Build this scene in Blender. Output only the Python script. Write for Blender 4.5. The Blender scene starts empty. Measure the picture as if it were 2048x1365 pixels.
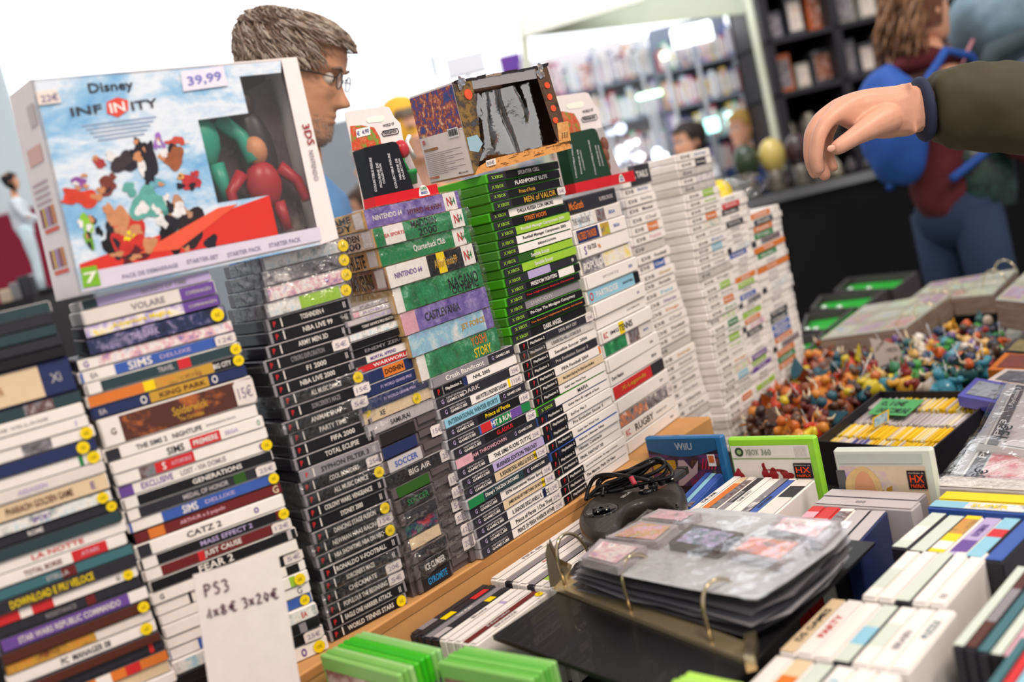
import bpy, bmesh, math, random
from mathutils import Vector, Matrix, noise
# ---------------------------------------------------------------- camera, world, lamps, exposure
SC = bpy.context.scene; COL = SC.collection
TZ = 0.75; BZ = 0.91; CZ = BZ + 0.475            # table top, cardboard box top, eye level
FPX = 1991.0; ROLL = math.atan(0.24); PITCH = math.atan(270/FPX)
cr, sr = math.cos(ROLL), math.sin(ROLL)
R_ = Vector((1,0,0)); F_ = Vector((0,math.cos(PITCH),-math.sin(PITCH))); U_ = Vector((0,math.sin(PITCH),math.cos(PITCH)))
cd = bpy.data.cameras.new('camera'); cam = bpy.data.objects.new('camera', cd); COL.objects.link(cam); SC.camera = cam
cd.sensor_width = 36; cd.lens = FPX*36/2048; cd.clip_start = .05; cd.clip_end = 60
cx, cy = R_*cr - U_*sr, R_*sr + U_*cr
m = Matrix((cx, cy, -F_)).transposed().to_4x4(); m.translation = (0,0,CZ); cam.matrix_world = m
cd.dof.use_dof = True; cd.dof.focus_distance = 1.46; cd.dof.aperture_fstop = 2.4; cd.dof.aperture_blades = 0
W = bpy.data.worlds.new('world'); SC.world = W; W.use_nodes = True
W.node_tree.nodes['Background'].inputs[0].default_value = (1.0,0.965,0.95,1); W.node_tree.nodes['Background'].inputs[1].default_value = 0.74
def area(name, loc, tgt, size, power, col):
    l = bpy.data.lights.new(name,'AREA'); l.energy = power; l.color = col; l.size = size; l.shape = 'DISK'
    o = bpy.data.objects.new(name,l); COL.objects.link(o); o.location = loc
    o.rotation_euler = (Vector(tgt)-Vector(loc)).to_track_quat('-Z','Y').to_euler(); return o
area('ceiling_lamp', (0.5,-0.5,3.4), (0.1,1.5,.8), .7, 50, (1,.84,.68))
area('rack_fill_light', (0.5,3.6,4.5), (1.0,7.5,1.2), 1.5, 110, (.95,.97,1))  # added fill light with no visible fixture, brightens the far racks
area('ceiling_lamp', (2.2,0.6,3.2), (0.8,2,.8), .6, 40, (1,.87,.74))
SC.view_settings.view_transform = 'Standard'; SC.view_settings.look = 'None'; SC.view_settings.gamma = 1
SC.view_settings.exposure = 0.0; SC.view_settings.use_curve_mapping = False
SC.cycles.max_bounces = 6; SC.cycles.transparent_max_bounces = 12; SC.cycles.diffuse_bounces = 2
# ---------------------------------------------------------------- where a line of sight meets the place
def ray(x, y):
    dx, dy = x-1024, y-682.5
    u = dx*cr - dy*sr; v = dx*sr + dy*cr
    return F_*FPX + R_*u - U_*v
CAMP = Vector((0,0,CZ))
def onz(x, y, z):
    r = ray(x,y); return CAMP + r*((z-CZ)/r.z)
def onp(x, y, P, n):
    r = ray(x,y); return CAMP + r*((P-CAMP).dot(n)/r.dot(n))
def aty(x, y, d):                                  # at distance d (metres along +Y)
    r = ray(x,y); return CAMP + r*(d/r.y)
# ---------------------------------------------------------------- materials
HEX = dict(wht='f1ebe8', wh2='e2dbd6', crm='e3c9a6', blk='131118', dk='2b2a33', gry='8d8890', lgr='c0b9bd', nav='25305e', blu='3b5db0', sky='8fc6dd',
 teal='3f6f78', tdk='2c4147', grn='1f8148', lim='9bc63a', xgr='3f9f16', dgr='2c5a1c', red='cf2a2e', dred='6d1f22', brn='54271c', org='dd7a30', yel='f6d606', gld='c99a35',
 lil='b9a9d6', pur='6b4a9c', pnk='e0a9b8', sil='a8a5ac', card='c99560', cardd='a67446', nes='5e5458', nesd='241f22', skin='d69a78', olive='3a3524', maroon='5c1f26',
 wgr='cfd9cf', jean='2a3a55', hairb='5a3a26', ink='1a1820')
CN = dict(wht='white', wh2='off-white', crm='cream', blk='black', dk='charcoal', gry='grey', lgr='light grey', nav='navy', blu='blue', sky='pale blue', teal='teal', tdk='dark teal',
 grn='green', lim='lime green', xgr='bright green', dgr='dark green', red='red', dred='dark red', brn='brown', org='orange', yel='yellow', gld='gold', lil='lilac', pur='purple', pnk='pink', sil='silver', nes='dark grey', wgr='pale green')
def lin(h):
    c = [int(h[i:i+2],16)/255 for i in (0,2,4)]
    return tuple(v/12.92 if v <= .04045 else ((v+.055)/1.055)**2.4 for v in c)+(1,)
MC = {}
def M(key, rough=.38, metal=0, emit=0, bump=0, coat=0, var=.06, scale=60, trans=0, alpha=1):
    k = (key,rough,metal,emit,bump,coat,var,scale,trans,alpha)
    if k in MC: return MC[k]
    m = bpy.data.materials.new(str(key)); m.use_nodes = True; nt = m.node_tree; b = nt.nodes['Principled BSDF']
    c = lin(HEX.get(key,key))
    b.inputs['Roughness'].default_value = rough; b.inputs['Metallic'].default_value = metal
    b.inputs['Coat Weight'].default_value = coat; b.inputs['Specular IOR Level'].default_value = .35; b.inputs['Transmission Weight'].default_value = trans; b.inputs['Alpha'].default_value = alpha
    tc = nt.nodes.new('ShaderNodeTexCoord'); nz = nt.nodes.new('ShaderNodeTexNoise'); nz.inputs['Scale'].default_value = scale; nz.inputs['Detail'].default_value = 2
    nt.links.new(tc.outputs['Object'], nz.inputs['Vector'])
    mx = nt.nodes.new('ShaderNodeMix'); mx.data_type = 'RGBA'
    mx.inputs[6].default_value = tuple(v*(1-var) for v in c[:3])+(1,); mx.inputs[7].default_value = tuple(min(1,v*(1+var)) for v in c[:3])+(1,)
    nt.links.new(nz.outputs['Fac'], mx.inputs[0]); nt.links.new(mx.outputs[2], b.inputs['Base Color'])
    if bump:
        bp = nt.nodes.new('ShaderNodeBump'); bp.inputs['Strength'].default_value = bump; bp.inputs['Distance'].default_value = .002
        nt.links.new(nz.outputs['Fac'], bp.inputs['Height']); nt.links.new(bp.outputs[0], b.inputs['Normal'])
    if emit:
        b.inputs['Emission Color'].default_value = c; b.inputs['Emission Strength'].default_value = emit
    MC[k] = m; return m
def ART(keys, scale=40, rough=.35, seed=0, stretch=(1,1,1)):       # mottled printed picture of several inks
    k = ('art',tuple(keys),scale,seed,stretch)
    if k in MC: return MC[k]
    m = bpy.data.materials.new('print_'+keys[0]); m.use_nodes = True; nt = m.node_tree; b = nt.nodes['Principled BSDF']; b.inputs['Roughness'].default_value = rough
    tc = nt.nodes.new('ShaderNodeTexCoord'); mp = nt.nodes.new('ShaderNodeMapping'); mp.inputs['Location'].default_value = (seed*3.7,seed*1.3,seed*2.1); mp.inputs['Scale'].default_value = stretch
    nz = nt.nodes.new('ShaderNodeTexNoise'); nz.inputs['Scale'].default_value = scale; nz.inputs['Detail'].default_value = 6; nz.inputs['Roughness'].default_value = .68; nz.inputs['Distortion'].default_value = .3
    rp = nt.nodes.new('ShaderNodeValToRGB'); e = rp.color_ramp.elements; n = len(keys)
    for i,kk in enumerate(keys):
        p = .32 + .36*i/max(1,n-1)
        el = e[i] if i < 2 else e.new(p)
        el.position = p; el.color = lin(HEX.get(kk,kk))
    nt.links.new(tc.outputs['Object'], mp.inputs[0]); nt.links.new(mp.outputs[0], nz.inputs['Vector'])
    nt.links.new(nz.outputs['Fac'], rp.inputs[0]); nt.links.new(rp.outputs[0], b.inputs['Base Color'])
    MC[k] = m; return m
def WRAP(dens=.14, bump=.5, scale=45, tint=(1,1,1,1)):                                # clear crinkled film
    k = ('wrap',dens,bump,scale,tint)
    if k in MC: return MC[k]
    m = bpy.data.materials.new('clear_film'); m.use_nodes = True; nt = m.node_tree; nt.nodes.remove(nt.nodes['Principled BSDF'])
    out = nt.nodes['Material Output']; tr = nt.nodes.new('ShaderNodeBsdfTransparent'); gl = nt.nodes.new('ShaderNodeBsdfGlossy'); mx = nt.nodes.new('ShaderNodeMixShader')
    tr.inputs[0].default_value = tint
    gl.inputs['Roughness'].default_value = .12
    tc = nt.nodes.new('ShaderNodeTexCoord'); nz = nt.nodes.new('ShaderNodeTexNoise'); nz.inputs['Scale'].default_value = scale; nz.inputs['Detail'].default_value = 3
    bp = nt.nodes.new('ShaderNodeBump'); bp.inputs['Strength'].default_value = bump; bp.inputs['Distance'].default_value = .006
    lw = nt.nodes.new('ShaderNodeLayerWeight'); lw.inputs[0].default_value = .35
    ma = nt.nodes.new('ShaderNodeMath'); ma.operation = 'MULTIPLY_ADD'; ma.inputs[1].default_value = .45; ma.inputs[2].default_value = dens*.5; ma.use_clamp = True
    nt.links.new(tc.outputs['Object'], nz.inputs['Vector']); nt.links.new(nz.outputs['Fac'], bp.inputs['Height'])
    nt.links.new(bp.outputs[0], gl.inputs['Normal']); nt.links.new(bp.outputs[0], lw.inputs['Normal'])
    nt.links.new(lw.outputs['Facing'], ma.inputs[0]); nt.links.new(ma.outputs[0], mx.inputs[0])
    nt.links.new(tr.outputs[0], mx.inputs[1]); nt.links.new(gl.outputs[0], mx.inputs[2]); nt.links.new(mx.outputs[0], out.inputs[0])
    MC[k] = m; return m
# ---------------------------------------------------------------- lettering
TXC = {}
def textgeo(s):
    if s in TXC: return TXC[s]
    c = bpy.data.curves.new('t','FONT'); c.body = s; c.resolution_u = 2; c.offset = .018
    o = bpy.data.objects.new('t', c); me = bpy.data.meshes.new_from_object(o)
    v = [tuple(p.co) for p in me.vertices]; f = [tuple(p.vertices) for p in me.polygons]
    bpy.data.objects.remove(o); bpy.data.curves.remove(c); bpy.data.meshes.remove(me)
    if not v: v = [(0,0,0)]
    x0, x1 = min(p[0] for p in v), max(p[0] for p in v); y0, y1 = min(p[1] for p in v), max(p[1] for p in v)
    w, h = max(x1-x0,1e-4), max(y1-y0,1e-4)
    TXC[s] = ([((p[0]-x0)/w,(p[1]-y0)/h) for p in v], f, w/h); return TXC[s]
# ---------------------------------------------------------------- mesh builder
class MB:
    def __init__(s): s.bm = bmesh.new(); s.mats = []
    def mi(s, m):
        if isinstance(m,str): m = M(m)
        if m not in s.mats: s.mats.append(m)
        return s.mats.index(m)
    def add(s, verts, faces, m, smooth=False, T=None):
        i = s.mi(m); vs = [s.bm.verts.new(T @ Vector(v) if T else v) for v in verts]
        for f in faces:
            try: ff = s.bm.faces.new([vs[k] for k in f]); ff.material_index = i; ff.smooth = smooth
            except ValueError: pass
        return s
    def box(s, x0, x1, y0, y1, z0, z1, m, b=0, T=None):
        if b <= 0:
            v = [(x,y,z) for z in (z0,z1) for y in (y0,y1) for x in (x0,x1)]
            return s.add(v, [(0,2,3,1),(4,5,7,6),(0,1,5,4),(2,6,7,3),(0,4,6,2),(1,3,7,5)], m, T=T)
        b = min(b,(x1-x0)*.45,(y1-y0)*.45,(z1-z0)*.45); v = []; 
        X, Y, Z = (x0,x1), (y0,y1), (z0,z1); sg = (1,-1); idx = {}
        for i in (0,1):
            for j in (0,1):
                for k in (0,1):
                    for a in range(3):
                        p = [X[i]+sg[i]*b, Y[j]+sg[j]*b, Z[k]+sg[k]*b]; p[a] = (X[i],Y[j],Z[k])[a]
                        idx[i,j,k,a] = len(v); v.append(tuple(p))
        f = []
        for a in range(3):
            o = [q for q in range(3) if q != a]
            for e in (0,1):
                q = []
                for (p_,r_) in ((0,0),(1,0),(1,1),(0,1)):
                    c = [0,0,0]; c[a] = e; c[o[0]] = p_; c[o[1]] = r_; q.append(idx[c[0],c[1],c[2],a])
                f.append(q)
            for (p_,r_) in ((0,0),(1,0),(1,1),(0,1)):       # edge chamfers along axis a
                q = []
                for e in (0,1):
                    c = [0,0,0]; c[a] = e; c[o[0]] = p_; c[o[1]] = r_
                    q += [idx[c[0],c[1],c[2],o[0]], idx[c[0],c[1],c[2],o[1]]]
                f.append([q[0],q[1],q[3],q[2]])
        for i in (0,1):
            for j in (0,1):
                for k in (0,1): f.append([idx[i,j,k,a] for a in range(3)])
        return s.add(v, f, m, T=T)
    def quad(s, a, b, c, d, m, T=None): return s.add([a,b,c,d], [(0,1,2,3)], m, T=T)
    def fq(s, x0, x1, z0, z1, y, m, T=None): return s.quad((x0,y,z0),(x1,y,z0),(x1,y,z1),(x0,y,z1), m, T)   # facing -y
    def disc(s, cx_, cz_, r, y, m, n=20, T=None, rz=None):
        rz = rz or r
        return s.add([(cx_+r*math.cos(2*math.pi*i/n), y, cz_+rz*math.sin(2*math.pi*i/n)) for i in range(n)], [tuple(range(n))], m, T=T)
    def prism(s, pts, y0, y1, m, T=None, smooth=False):      # outline in (x,z), from y0 (front) to y1
        n = len(pts); v = [(p[0],y0,p[1]) for p in pts]+[(p[0],y1,p[1]) for p in pts]
        return s.add(v, [tuple(range(n)), tuple(range(2*n-1,n-1,-1))]+[(i,i+n,(i+1)%n+n,(i+1)%n) for i in range(n)], m, smooth, T)
    def text(s, txt, x0, x1, z0, z1, y, m, T=None, keep=True, vert=False):
        v, f, ar = textgeo(txt); w, h = x1-x0, z1-z0
        if vert: W_, H_ = h, w
        else: W_, H_ = w, h
        if keep:
            if H_*ar*.85 < W_: W_ = H_*ar*.85
            elif H_*ar > W_*1.9: H_ = W_*1.9/ar
        cx_, cz_ = (x0+x1)/2, (z0+z1)/2
        if vert: vv = [(cx_-(p[1]-.5)*H_, y, cz_+(p[0]-.5)*W_) for p in v]
        else: vv = [(cx_+(p[0]-.5)*W_, y, cz_+(p[1]-.5)*H_) for p in v]
        return s.add(vv, f, m, T=T)
    def tube(s, pts, r, m, n=8, closed=False, T=None):
        pts = [Vector(p) for p in pts]; L = len(pts); rr = r if isinstance(r,(list,tuple)) else [r]*L; v = []; prev = None
        for i,p in enumerate(pts):
            a = pts[(i-1)%L] if (closed or i) else p; b = pts[(i+1)%L] if (closed or i < L-1) else p
            t = (b-a).normalized() if (b-a).length > 1e-9 else Vector((0,0,1))
            if prev is None: u = t.orthogonal().normalized()
            else:
                u = prev - t*prev.dot(t); u = u.normalized() if u.length > 1e-6 else t.orthogonal().normalized()
            prev = u; w = t.cross(u)
            for k in range(n):
                an = 2*math.pi*k/n; v.append(p + (u*math.cos(an)+w*math.sin(an))*rr[i])
        f = []
        for i in range(L if closed else L-1):
            for k in range(n):
                f.append((i*n+k, i*n+(k+1)%n, ((i+1)%L)*n+(k+1)%n, ((i+1)%L)*n+k))
        if not closed: f += [tuple(range(n-1,-1,-1)), tuple(range((L-1)*n, L*n))]
        return s.add(v, f, m, True, T)
    def lathe(s, prof, m, n=20, T=None, c=(0,0)):
        v = []; L = len(prof)
        for (r,z) in prof:
            for k in range(n): a = 2*math.pi*k/n; v.append((c[0]+r*math.cos(a), c[1]+r*math.sin(a), z))
        f = [(i*n+k, i*n+(k+1)%n, (i+1)*n+(k+1)%n, (i+1)*n+k) for i in range(L-1) for k in range(n)]
        f += [tuple(range(n-1,-1,-1)), tuple(range((L-1)*n, L*n))]
        return s.add(v, f, m, True, T)
    def ell(s, c, r, m, T=None, nu=12, nv=8, fn=None):
        v = []; 
        for j in range(1,nv):
            ph = math.pi*j/nv
            for i in range(nu):
                th = 2*math.pi*i/nu; d = Vector((math.sin(ph)*math.cos(th), math.sin(ph)*math.sin(th), math.cos(ph)))
                k = fn(d) if fn else 1; v.append((c[0]+d.x*r[0]*k, c[1]+d.y*r[1]*k, c[2]+d.z*r[2]*k))
        v += [(c[0],c[1],c[2]+r[2]), (c[0],c[1],c[2]-r[2])]; t, b = len(v)-2, len(v)-1
        f = [(j*nu+i,(j+1)*nu+i,(j+1)*nu+(i+1)%nu,j*nu+(i+1)%nu) for j in range(nv-2) for i in range(nu)]
        f += [(t,i,(i+1)%nu) for i in range(nu)] + [(b,(nv-2)*nu+(i+1)%nu,(nv-2)*nu+i) for i in range(nu)]
        return s.add(v, f, m, True, T)
    def build(s, name, parent=None, loc=None, rz=None, mat=None, fixn=False):
        if fixn: bmesh.ops.recalc_face_normals(s.bm, faces=s.bm.faces)
        me = bpy.data.meshes.new(name); s.bm.to_mesh(me); s.bm.free()
        for m in s.mats: me.materials.append(m)
        o = bpy.data.objects.new(name, me); COL.objects.link(o)
        if parent: o.parent = parent
        if mat is not None: o.matrix_world = mat
        else:
            if loc is not None: o.location = loc
            if rz is not None: o.rotation_euler = (0,0,rz)
        return o
def tag(o, label, cat, group=None, kind=None):
    o['label'] = label; o['category'] = cat
    if group: o['group'] = group
    if kind: o['kind'] = kind
    return o
def struct(o): o['kind'] = 'structure'; return o
def empty(name, loc=(0,0,0), rz=0):
    o = bpy.data.objects.new(name, None); COL.objects.link(o); o.location = loc; o.rotation_euler = (0,0,rz); o.empty_display_size = .05; return o
def frame(O, d, n=None, up=None):       # matrix with local x along d, local z up, local y away
    x = Vector(d).normalized(); z = Vector(up or (0,0,1)); y = z.cross(x).normalized(); z = x.cross(y)
    T = Matrix((x,y,z)).transposed().to_4x4(); T.translation = O; return T
def ordn(i): return f"{i}{'th' if 10 <= i%100 <= 20 else {1:'st',2:'nd',3:'rd'}.get(i%10,'th')}"
RN = random.Random(7)
# ---------------------------------------------------------------- room and table
mb = MB(); mb.box(-8,9,-3,16,-.05,0,M('8b8a8c',.6,scale=3)); struct(mb.build('floor'))
# cardboard box the left stacks stand on (its top plane passes under the stacks)
CB = M('cb965e',.75,bump=.25,var=.12,scale=25); CBd = M('b27c48',.8,bump=.3,var=.15,scale=20)
f0, f1 = onz(560,1375,BZ), onz(1153,1035,BZ)
c1 = onz(1422,832,BZ); dd = (c1-onz(600,1350,BZ)).normalized(); nn = Vector((-dd.y,dd.x,0))
fl = c1 - dd*2.1
T = frame(Vector((fl.x,fl.y,0)), dd)
mb = MB(); mb.box(0,2.1,0,.45,TZ+.001,BZ-.0005,CB,b=.003); bx = mb.build('cardboard_box', mat=T)
tag(bx,'long brown cardboard box under the left and middle stacks','box')
mb = MB(); mb.box(1.2,1.202,-.0015,0,TZ+.03,BZ-.01,CBd); mb.box(.9,1.75,-.0015,0,BZ-.012,BZ-.002,CBd); mb.build('lid_fold', bx)

lay = lambda s_, t_, z: Vector((c1.x,c1.y,0)) + dd*s_ - nn*t_ + Vector((0,0,z))     # s along the stacks, t towards the customers
mb = MB(); P = [lay(-2.6,.68,TZ),lay(1.98,.68,TZ),lay(1.98,-.43,TZ),lay(-2.6,-.43,TZ)]; v = P+[p-Vector((0,0,.03)) for p in P]
mb.add(v,[(0,1,2,3),(7,6,5,4)]+[(i,i+4,(i+1)%4+4,(i+1)%4) for i in range(4)],M('17151a',.8)); tb = mb.build('market_table', fixn=True); tag(tb,'long dark market table carrying all the games','table')
for s_ in (-2.5,-.4,1.9):
    for t_ in (.63,-.38):
        mb = MB(); p = lay(s_,t_,0); mb.box(p.x-.025,p.x+.025,p.y-.025,p.y+.025,0,TZ-.03,M('dk',.5)); mb.build('leg',tb)
# ---------------------------------------------------------------- game cases in stacks
def I(w=1, body='wht', segs=(), texts=(), dot=None, price=None, wrap=0, kind='dvd', L=None, dx=0, look=None, inset=.05):
    return dict(w=w, body=body, segs=list(segs), texts=list(texts), dot=dot, price=price, wrap=wrap, kind=kind, L=L, dx=dx, look=look, inset=inset)
def ps1(t, a=.3, b=.75, c='wh2', **k):
    bg = k.pop('bg','blk')
    wr = k.get('wrap',0)
    return I(1, 'dk', [(.03,.97,bg)], [(.055,.10,'P','red',.5),(.15,.165,'I','wh2',.85),(a,b,t,c,.50)]+([(.90,.93,'II','lgr',.6)]), kind='jewel', **k)
def dv(bg, t=None, tc='ink', a=.3, b=.8, ext=(), **k):
    tx = list(k.pop('texts',())); segs = [(0.01,.99,bg)]+list(ext)
    if t: tx.append((a,b,t,tc,k.pop('th',.5)))
    return I(k.pop('w',1), k.pop('body','wht' if bg in('wht','wh2','crm','lil') else 'dk'), segs, tx, **k)
def gc(t, bg='wht', tc='ink', a=.42, b=.88, **k):
    ext = list(k.pop('ext',()))
    return I(k.pop('w',1), 'sil', [(.01,.36,'dk'),(.36,.99,bg)]+ext, [(.06,.09,'G','lil',.5),(.12,.30,'NINTENDO','lgr',.22,.2),(.12,.31,'GAMECUBE','wht',.3,-.15),(a,b,t,tc,k.pop('th',.5))], **k)
def gcr(t, bg, tc, a, b, **k):       # logo at the right end
    return I(k.pop('w',1), 'sil', [(.01,.66,bg),(.66,.99,'dk')]+list(k.pop('ext',())), [(a,b,t,tc,.55),(.70,.73,'G','lil',.5),(.75,.93,'GAMECUBE','wht',.3)], **k)
def xb(t, bg='blk', tc='wht', a=.35, b=.85, **k):
    return I(k.pop('w',1), 'xgr', [(.01,.24,'dk'),(.24,.99,bg)]+list(k.pop('ext',())), [(.05,.2,'X XBOX','lim',.4),(a,b,t,tc,k.pop('th',.5))], **k)
def p2(t, bg='wht', tc='ink', a=.4, b=.85, **k):
    return I(k.pop('w',1), k.pop('body','wh2'), [(.0,.1,'blk'),(.11,.33,'blk'),(.33,.99,bg)]+list(k.pop('ext',())), [(.03,.08,'P','red',.6),(.13,.31,'PlayStation 2','wht',.42),(a,b,t,tc,k.pop('th',.42))], **k)
def nes(t=None, c='wht', lab='nesd', **k): return I(k.pop('w',1.3), 'nes', [(.12,.56,lab)], [(.2,.5,t,c,.5)] if t else [], kind='nes', **k)
CASES = 0
def make_case(it, T, L, h, dep, label, group, name='game_case', cat='game case'):
    """one case lying flat; local x along the spine, y into the stack, z up; spine at y=0"""
    x0, x1 = -L/2, L/2; mb = MB(); kd = it['kind']; bm_ = M(it['body'], .32, coat=.1)
    if kd == 'nes':
        ch = .06*L
        mb.prism([(x0,.0),(x1,.0),(x1,h),(x0,h)], .004, dep, bm_)
        mb.box(x0+ch,x0+.6*L,-.003,.004,.06*h,.94*h,bm_,b=.001); mb.box(x1-.1*L,x1-.02*L,-.003,.004,.06*h,.94*h,bm_,b=.001)
        mb.box(x0+.62*L,x1-.12*L,-.001,.004,.45*h,.94*h,bm_)
    elif kd == 'jewel':
        mb.box(x0,x1,0,dep,0,h*.97,M(it['body'],.15,coat=.2),b=.0012)
        mb.box(x0,x1,-.0006,.002,h*.44,h*.50,M('gry',.15)); mb.box(x0,x0+.03*L,-.001,.01,h*.05,h*.92,M('gry',.15)); mb.box(x1-.025*L,x1,-.001,.01,h*.05,h*.92,M('gry',.15))
        mb.box(x0,x1,-.0008,.002,h*.90,h*.97,M('lgr',.15,coat=.5))
    else:
        mb.box(x0,x1,0,dep,0,h*.975,bm_,b=(.0028 if kd=='ds' else .0016))
    o = mb.build(name, mat=T); tag(o, label, cat, group)
    if it['segs']:
        mb = MB(); z0, z1 = (h*.01,h*.97) if kd=='big' else (h*.07, h*(.92 if kd!='jewel' else .89))
        y = -.0012 if kd != 'nes' else -.0036
        for i,(a,b,c) in enumerate(it['segs']):
            mt = c if not isinstance(c,str) else M(c,.42,coat=0,var=.04)
            mb.fq(x0+a*L+(.0008 if a < .02 else 0), x0+b*L, z0, z1, y-.00006*i, mt)
        sp = mb.build('spine_print', o)
        if it['texts']:
            big = max(it['texts'], key=lambda t: len(t[2])*t[4])
            for t in it['texts']:
                mb = MB()
                a,b,s_,c,th = t[:5]; off = t[5] if len(t) > 5 else 0
                zc = (z0+z1)/2 + off*(z1-z0); hh = th*(z1-z0)
                mb.text(s_, x0+a*L, x0+b*L, zc-hh/2, zc+hh/2, y-.0006, M(c,.5), keep=(b-a)<.12 and len(s_)<4)
                mb.build('title_lettering' if t is big else 'logo_lettering', sp)
    if kd == 'big' and it.get('side'):
        mb = MB(); mb.add([(x0-.0006,dep,h*.02),(x0-.0006,0,h*.02),(x0-.0006,0,h*.96),(x0-.0006,dep,h*.96)],[(0,1,2,3)],it['side'][0]); s2_ = mb.build('side_print', o)
        if it['side'][1]:
            for q_,w_ in enumerate(it['side'][1]):
                mb = MB(); v_, ff_, ar_ = textgeo(w_); n_ = len(it['side'][1]); mb.add([(x0-.0012, dep*(.62-.40*t[0]), h*(.12+(.8/n_)*(n_-1-q_)+(.7/n_)*t[1])) for t in v_], ff_, M('ink')); mb.build('side_lettering', s2_)
            mb = MB(); mb.add([(x0-.0010,dep*.17,h*.1),(x0-.0010,dep*.03,h*.1),(x0-.0010,dep*.03,h*.9),(x0-.0010,dep*.17,h*.9)],[(0,1,2,3)],M('e6dcdc')); mb.build('logo_label', s2_)
    if it['dot'] is not None:
        r = min(h*.46,.0075) if it['dot'] is not True else min(h*.5,.008); mb = MB(); px = .94 if it['dot'] is True else it['dot']
        n = 20; cx_ = x0+px*L; cz_ = h*.48
        mb.prism([(cx_+r*math.cos(2*math.pi*i/n), cz_+r*math.sin(2*math.pi*i/n)) for i in range(n)], -.0028, -.0022, M('yel',.6))
        mb.text(RN.choice(['5€','8€','10€','6€']), cx_-r*.5, cx_+r*.5, cz_-r*.35, cz_+r*.35, -.003, M('b89a10',.6), keep=True)
        mb.build('price_dot', o)
    if it['price'] is not None:
        px = .9 if it['price'] is True else it['price']; w = .012; cx_ = x0+px*L; mb = MB(); n = 1
        mb.prism([(cx_-w,h*.1),(cx_+w*.7,h*.06),(cx_+w,h*.2),(cx_+w,h*.88),(cx_-w*.7,h*.93),(cx_-w,h*.8)], -.0030, -.0024, M('e6dcda',.6))
        mb.text(RN.choice(['20€','15€','12€','5€','25€']), cx_-w*.7, cx_+w*.7, h*.28, h*.7, -.0032, M('9a8fa0',.6), keep=False)
        mb.build('price_tag', o)
    if it['wrap']:
        e = .0022; mb = MB(); nx, nz = 10, 3; r0 = random.Random(len(label)*7+int(h*1e5)); 
        g = {}; v = []; f = []
        ny = 4
        def pv(x,y,z,k):
            a = .0016*it['wrap']; return (x+r0.uniform(-a,a)*1.5, y-abs(r0.uniform(0,a)), z+r0.uniform(-a,a))
        # front sheet, left and right gathered ends
        xs = [x0-e*1.5+(L+3*e)*i/nx for i in range(nx+1)]
        rows = [(h*1.0+e*.3,.03),(h*1.0,-e*1.4),(h*.5,-e*2),(0.0,-e*1.4),(-e*.0,.03)]
        for j,(z,y) in enumerate(rows):
            for i,x in enumerate(xs): v.append(pv(x,y,z,0))
        for j in range(4):
            for i in range(nx): f.append((j*(nx+1)+i,(j+1)*(nx+1)+i,(j+1)*(nx+1)+i+1,j*(nx+1)+i+1))
        b0 = len(v)
        for sgn,xx in ((-1,x0-e),(1,x1+e)):
            q = len(v)
            for j in range(4):
                for i in range(5):
                    a = (.0025 if sgn>0 else .0012)*it['wrap']; v.append((xx+sgn*abs(r0.uniform(0,a))*1.6, -e+dep*.8*i/4, h*(j/3)+r0.uniform(-a,a)*.6))
            for j in range(3):
                for i in range(4): f.append((q+j*5+i,q+j*5+i+1,q+(j+1)*5+i+1,q+(j+1)*5+i))
        mb.add(v,f,WRAP(.10,.9,70)); mb.build('plastic_wrap', o)
    return o
STK = {}
def stack(sname, bl, br, z, parts, gname, dep=.115):
    P0, P1 = onz(*bl,z), onz(*br,z); d = (P1-P0); L0 = d.length; d.normalize(); n = Vector((-d.y,d.x,0))
    STK[sname] = dict(P0=P0, d=d, n=n, z=z)
    cnt = 0; top = None
    for (tl,tr,bl_,br_,items) in parts:
        q = [onp(*p,P0,n) for p in (tl,tr,bl_,br_)]
        s = [(p-P0).dot(d) for p in q]; hz = [p.z for p in q]
        ztop = (hz[0]+hz[1])/2; zb = (hz[2]+hz[3])/2
        if parts[-1][4] is items: zb = z
        if top is not None: ztop = top
        if parts[-1][4] is not items: pass
        tw = sum(it['w'] for it in items); zz = ztop; acc = 0
        for it in items:
            h = (ztop-zb)*it['w']/tw; f = (acc+it['w']/2)/tw; acc += it['w']; zz -= h
            sl = s[0]+(s[2]-s[0])*f; srt = s[1]+(s[3]-s[1])*f
            if it['dx']: sl += it['dx']; srt += it['dx']
            if it['L']: sl = srt-it['L']
            cnt += 1
            j = RN.uniform(-.0022,.0022); yaw = RN.uniform(-.008,.008); yo = RN.uniform(0,.006)
            T = frame(P0 + d*((sl+srt)/2+j) + n*yo + Vector((0,0,zz-P0.z)), Matrix.Rotation(yaw,3,'Z') @ d)
            lk = it['look']
            if not lk:
                seg = max(it['segs'], key=lambda s_: (s_[1]-s_[0]) if isinstance(s_[2],str) else .01) if it['segs'] else None
                cnm = CN.get(seg[2],'multicoloured') if seg and isinstance(seg[2],str) else 'multicoloured'
                lk = {'nes':'dark grey cartridge','jewel':f'{cnm} disc case','ds':f'{cnm} small case','big':f'{cnm} boxed game'}.get(it['kind'], f'{cnm} game case')
            ex = ', yellow dot' if it['dot'] else ', price tag' if it['price'] else ''
            lab = f"{lk}{ex}, {ordn(cnt)+' from top' if cnt>1 else 'topmost'} of {gname}"
            nm, ct = {'nes':('game_cartridge','cartridge'),'jewel':('jewel_case','disc case'),'big':('boxed_game','game box')}.get(it['kind'],('game_case','game case'))
            dp = {'nes':.105,'jewel':.112,'big':.120,'ds':.105}.get(it['kind'],dep)
            make_case(it, T, srt-sl, h, dp, lab, 'cases of '+gname, nm, ct)
        top = zz
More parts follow.
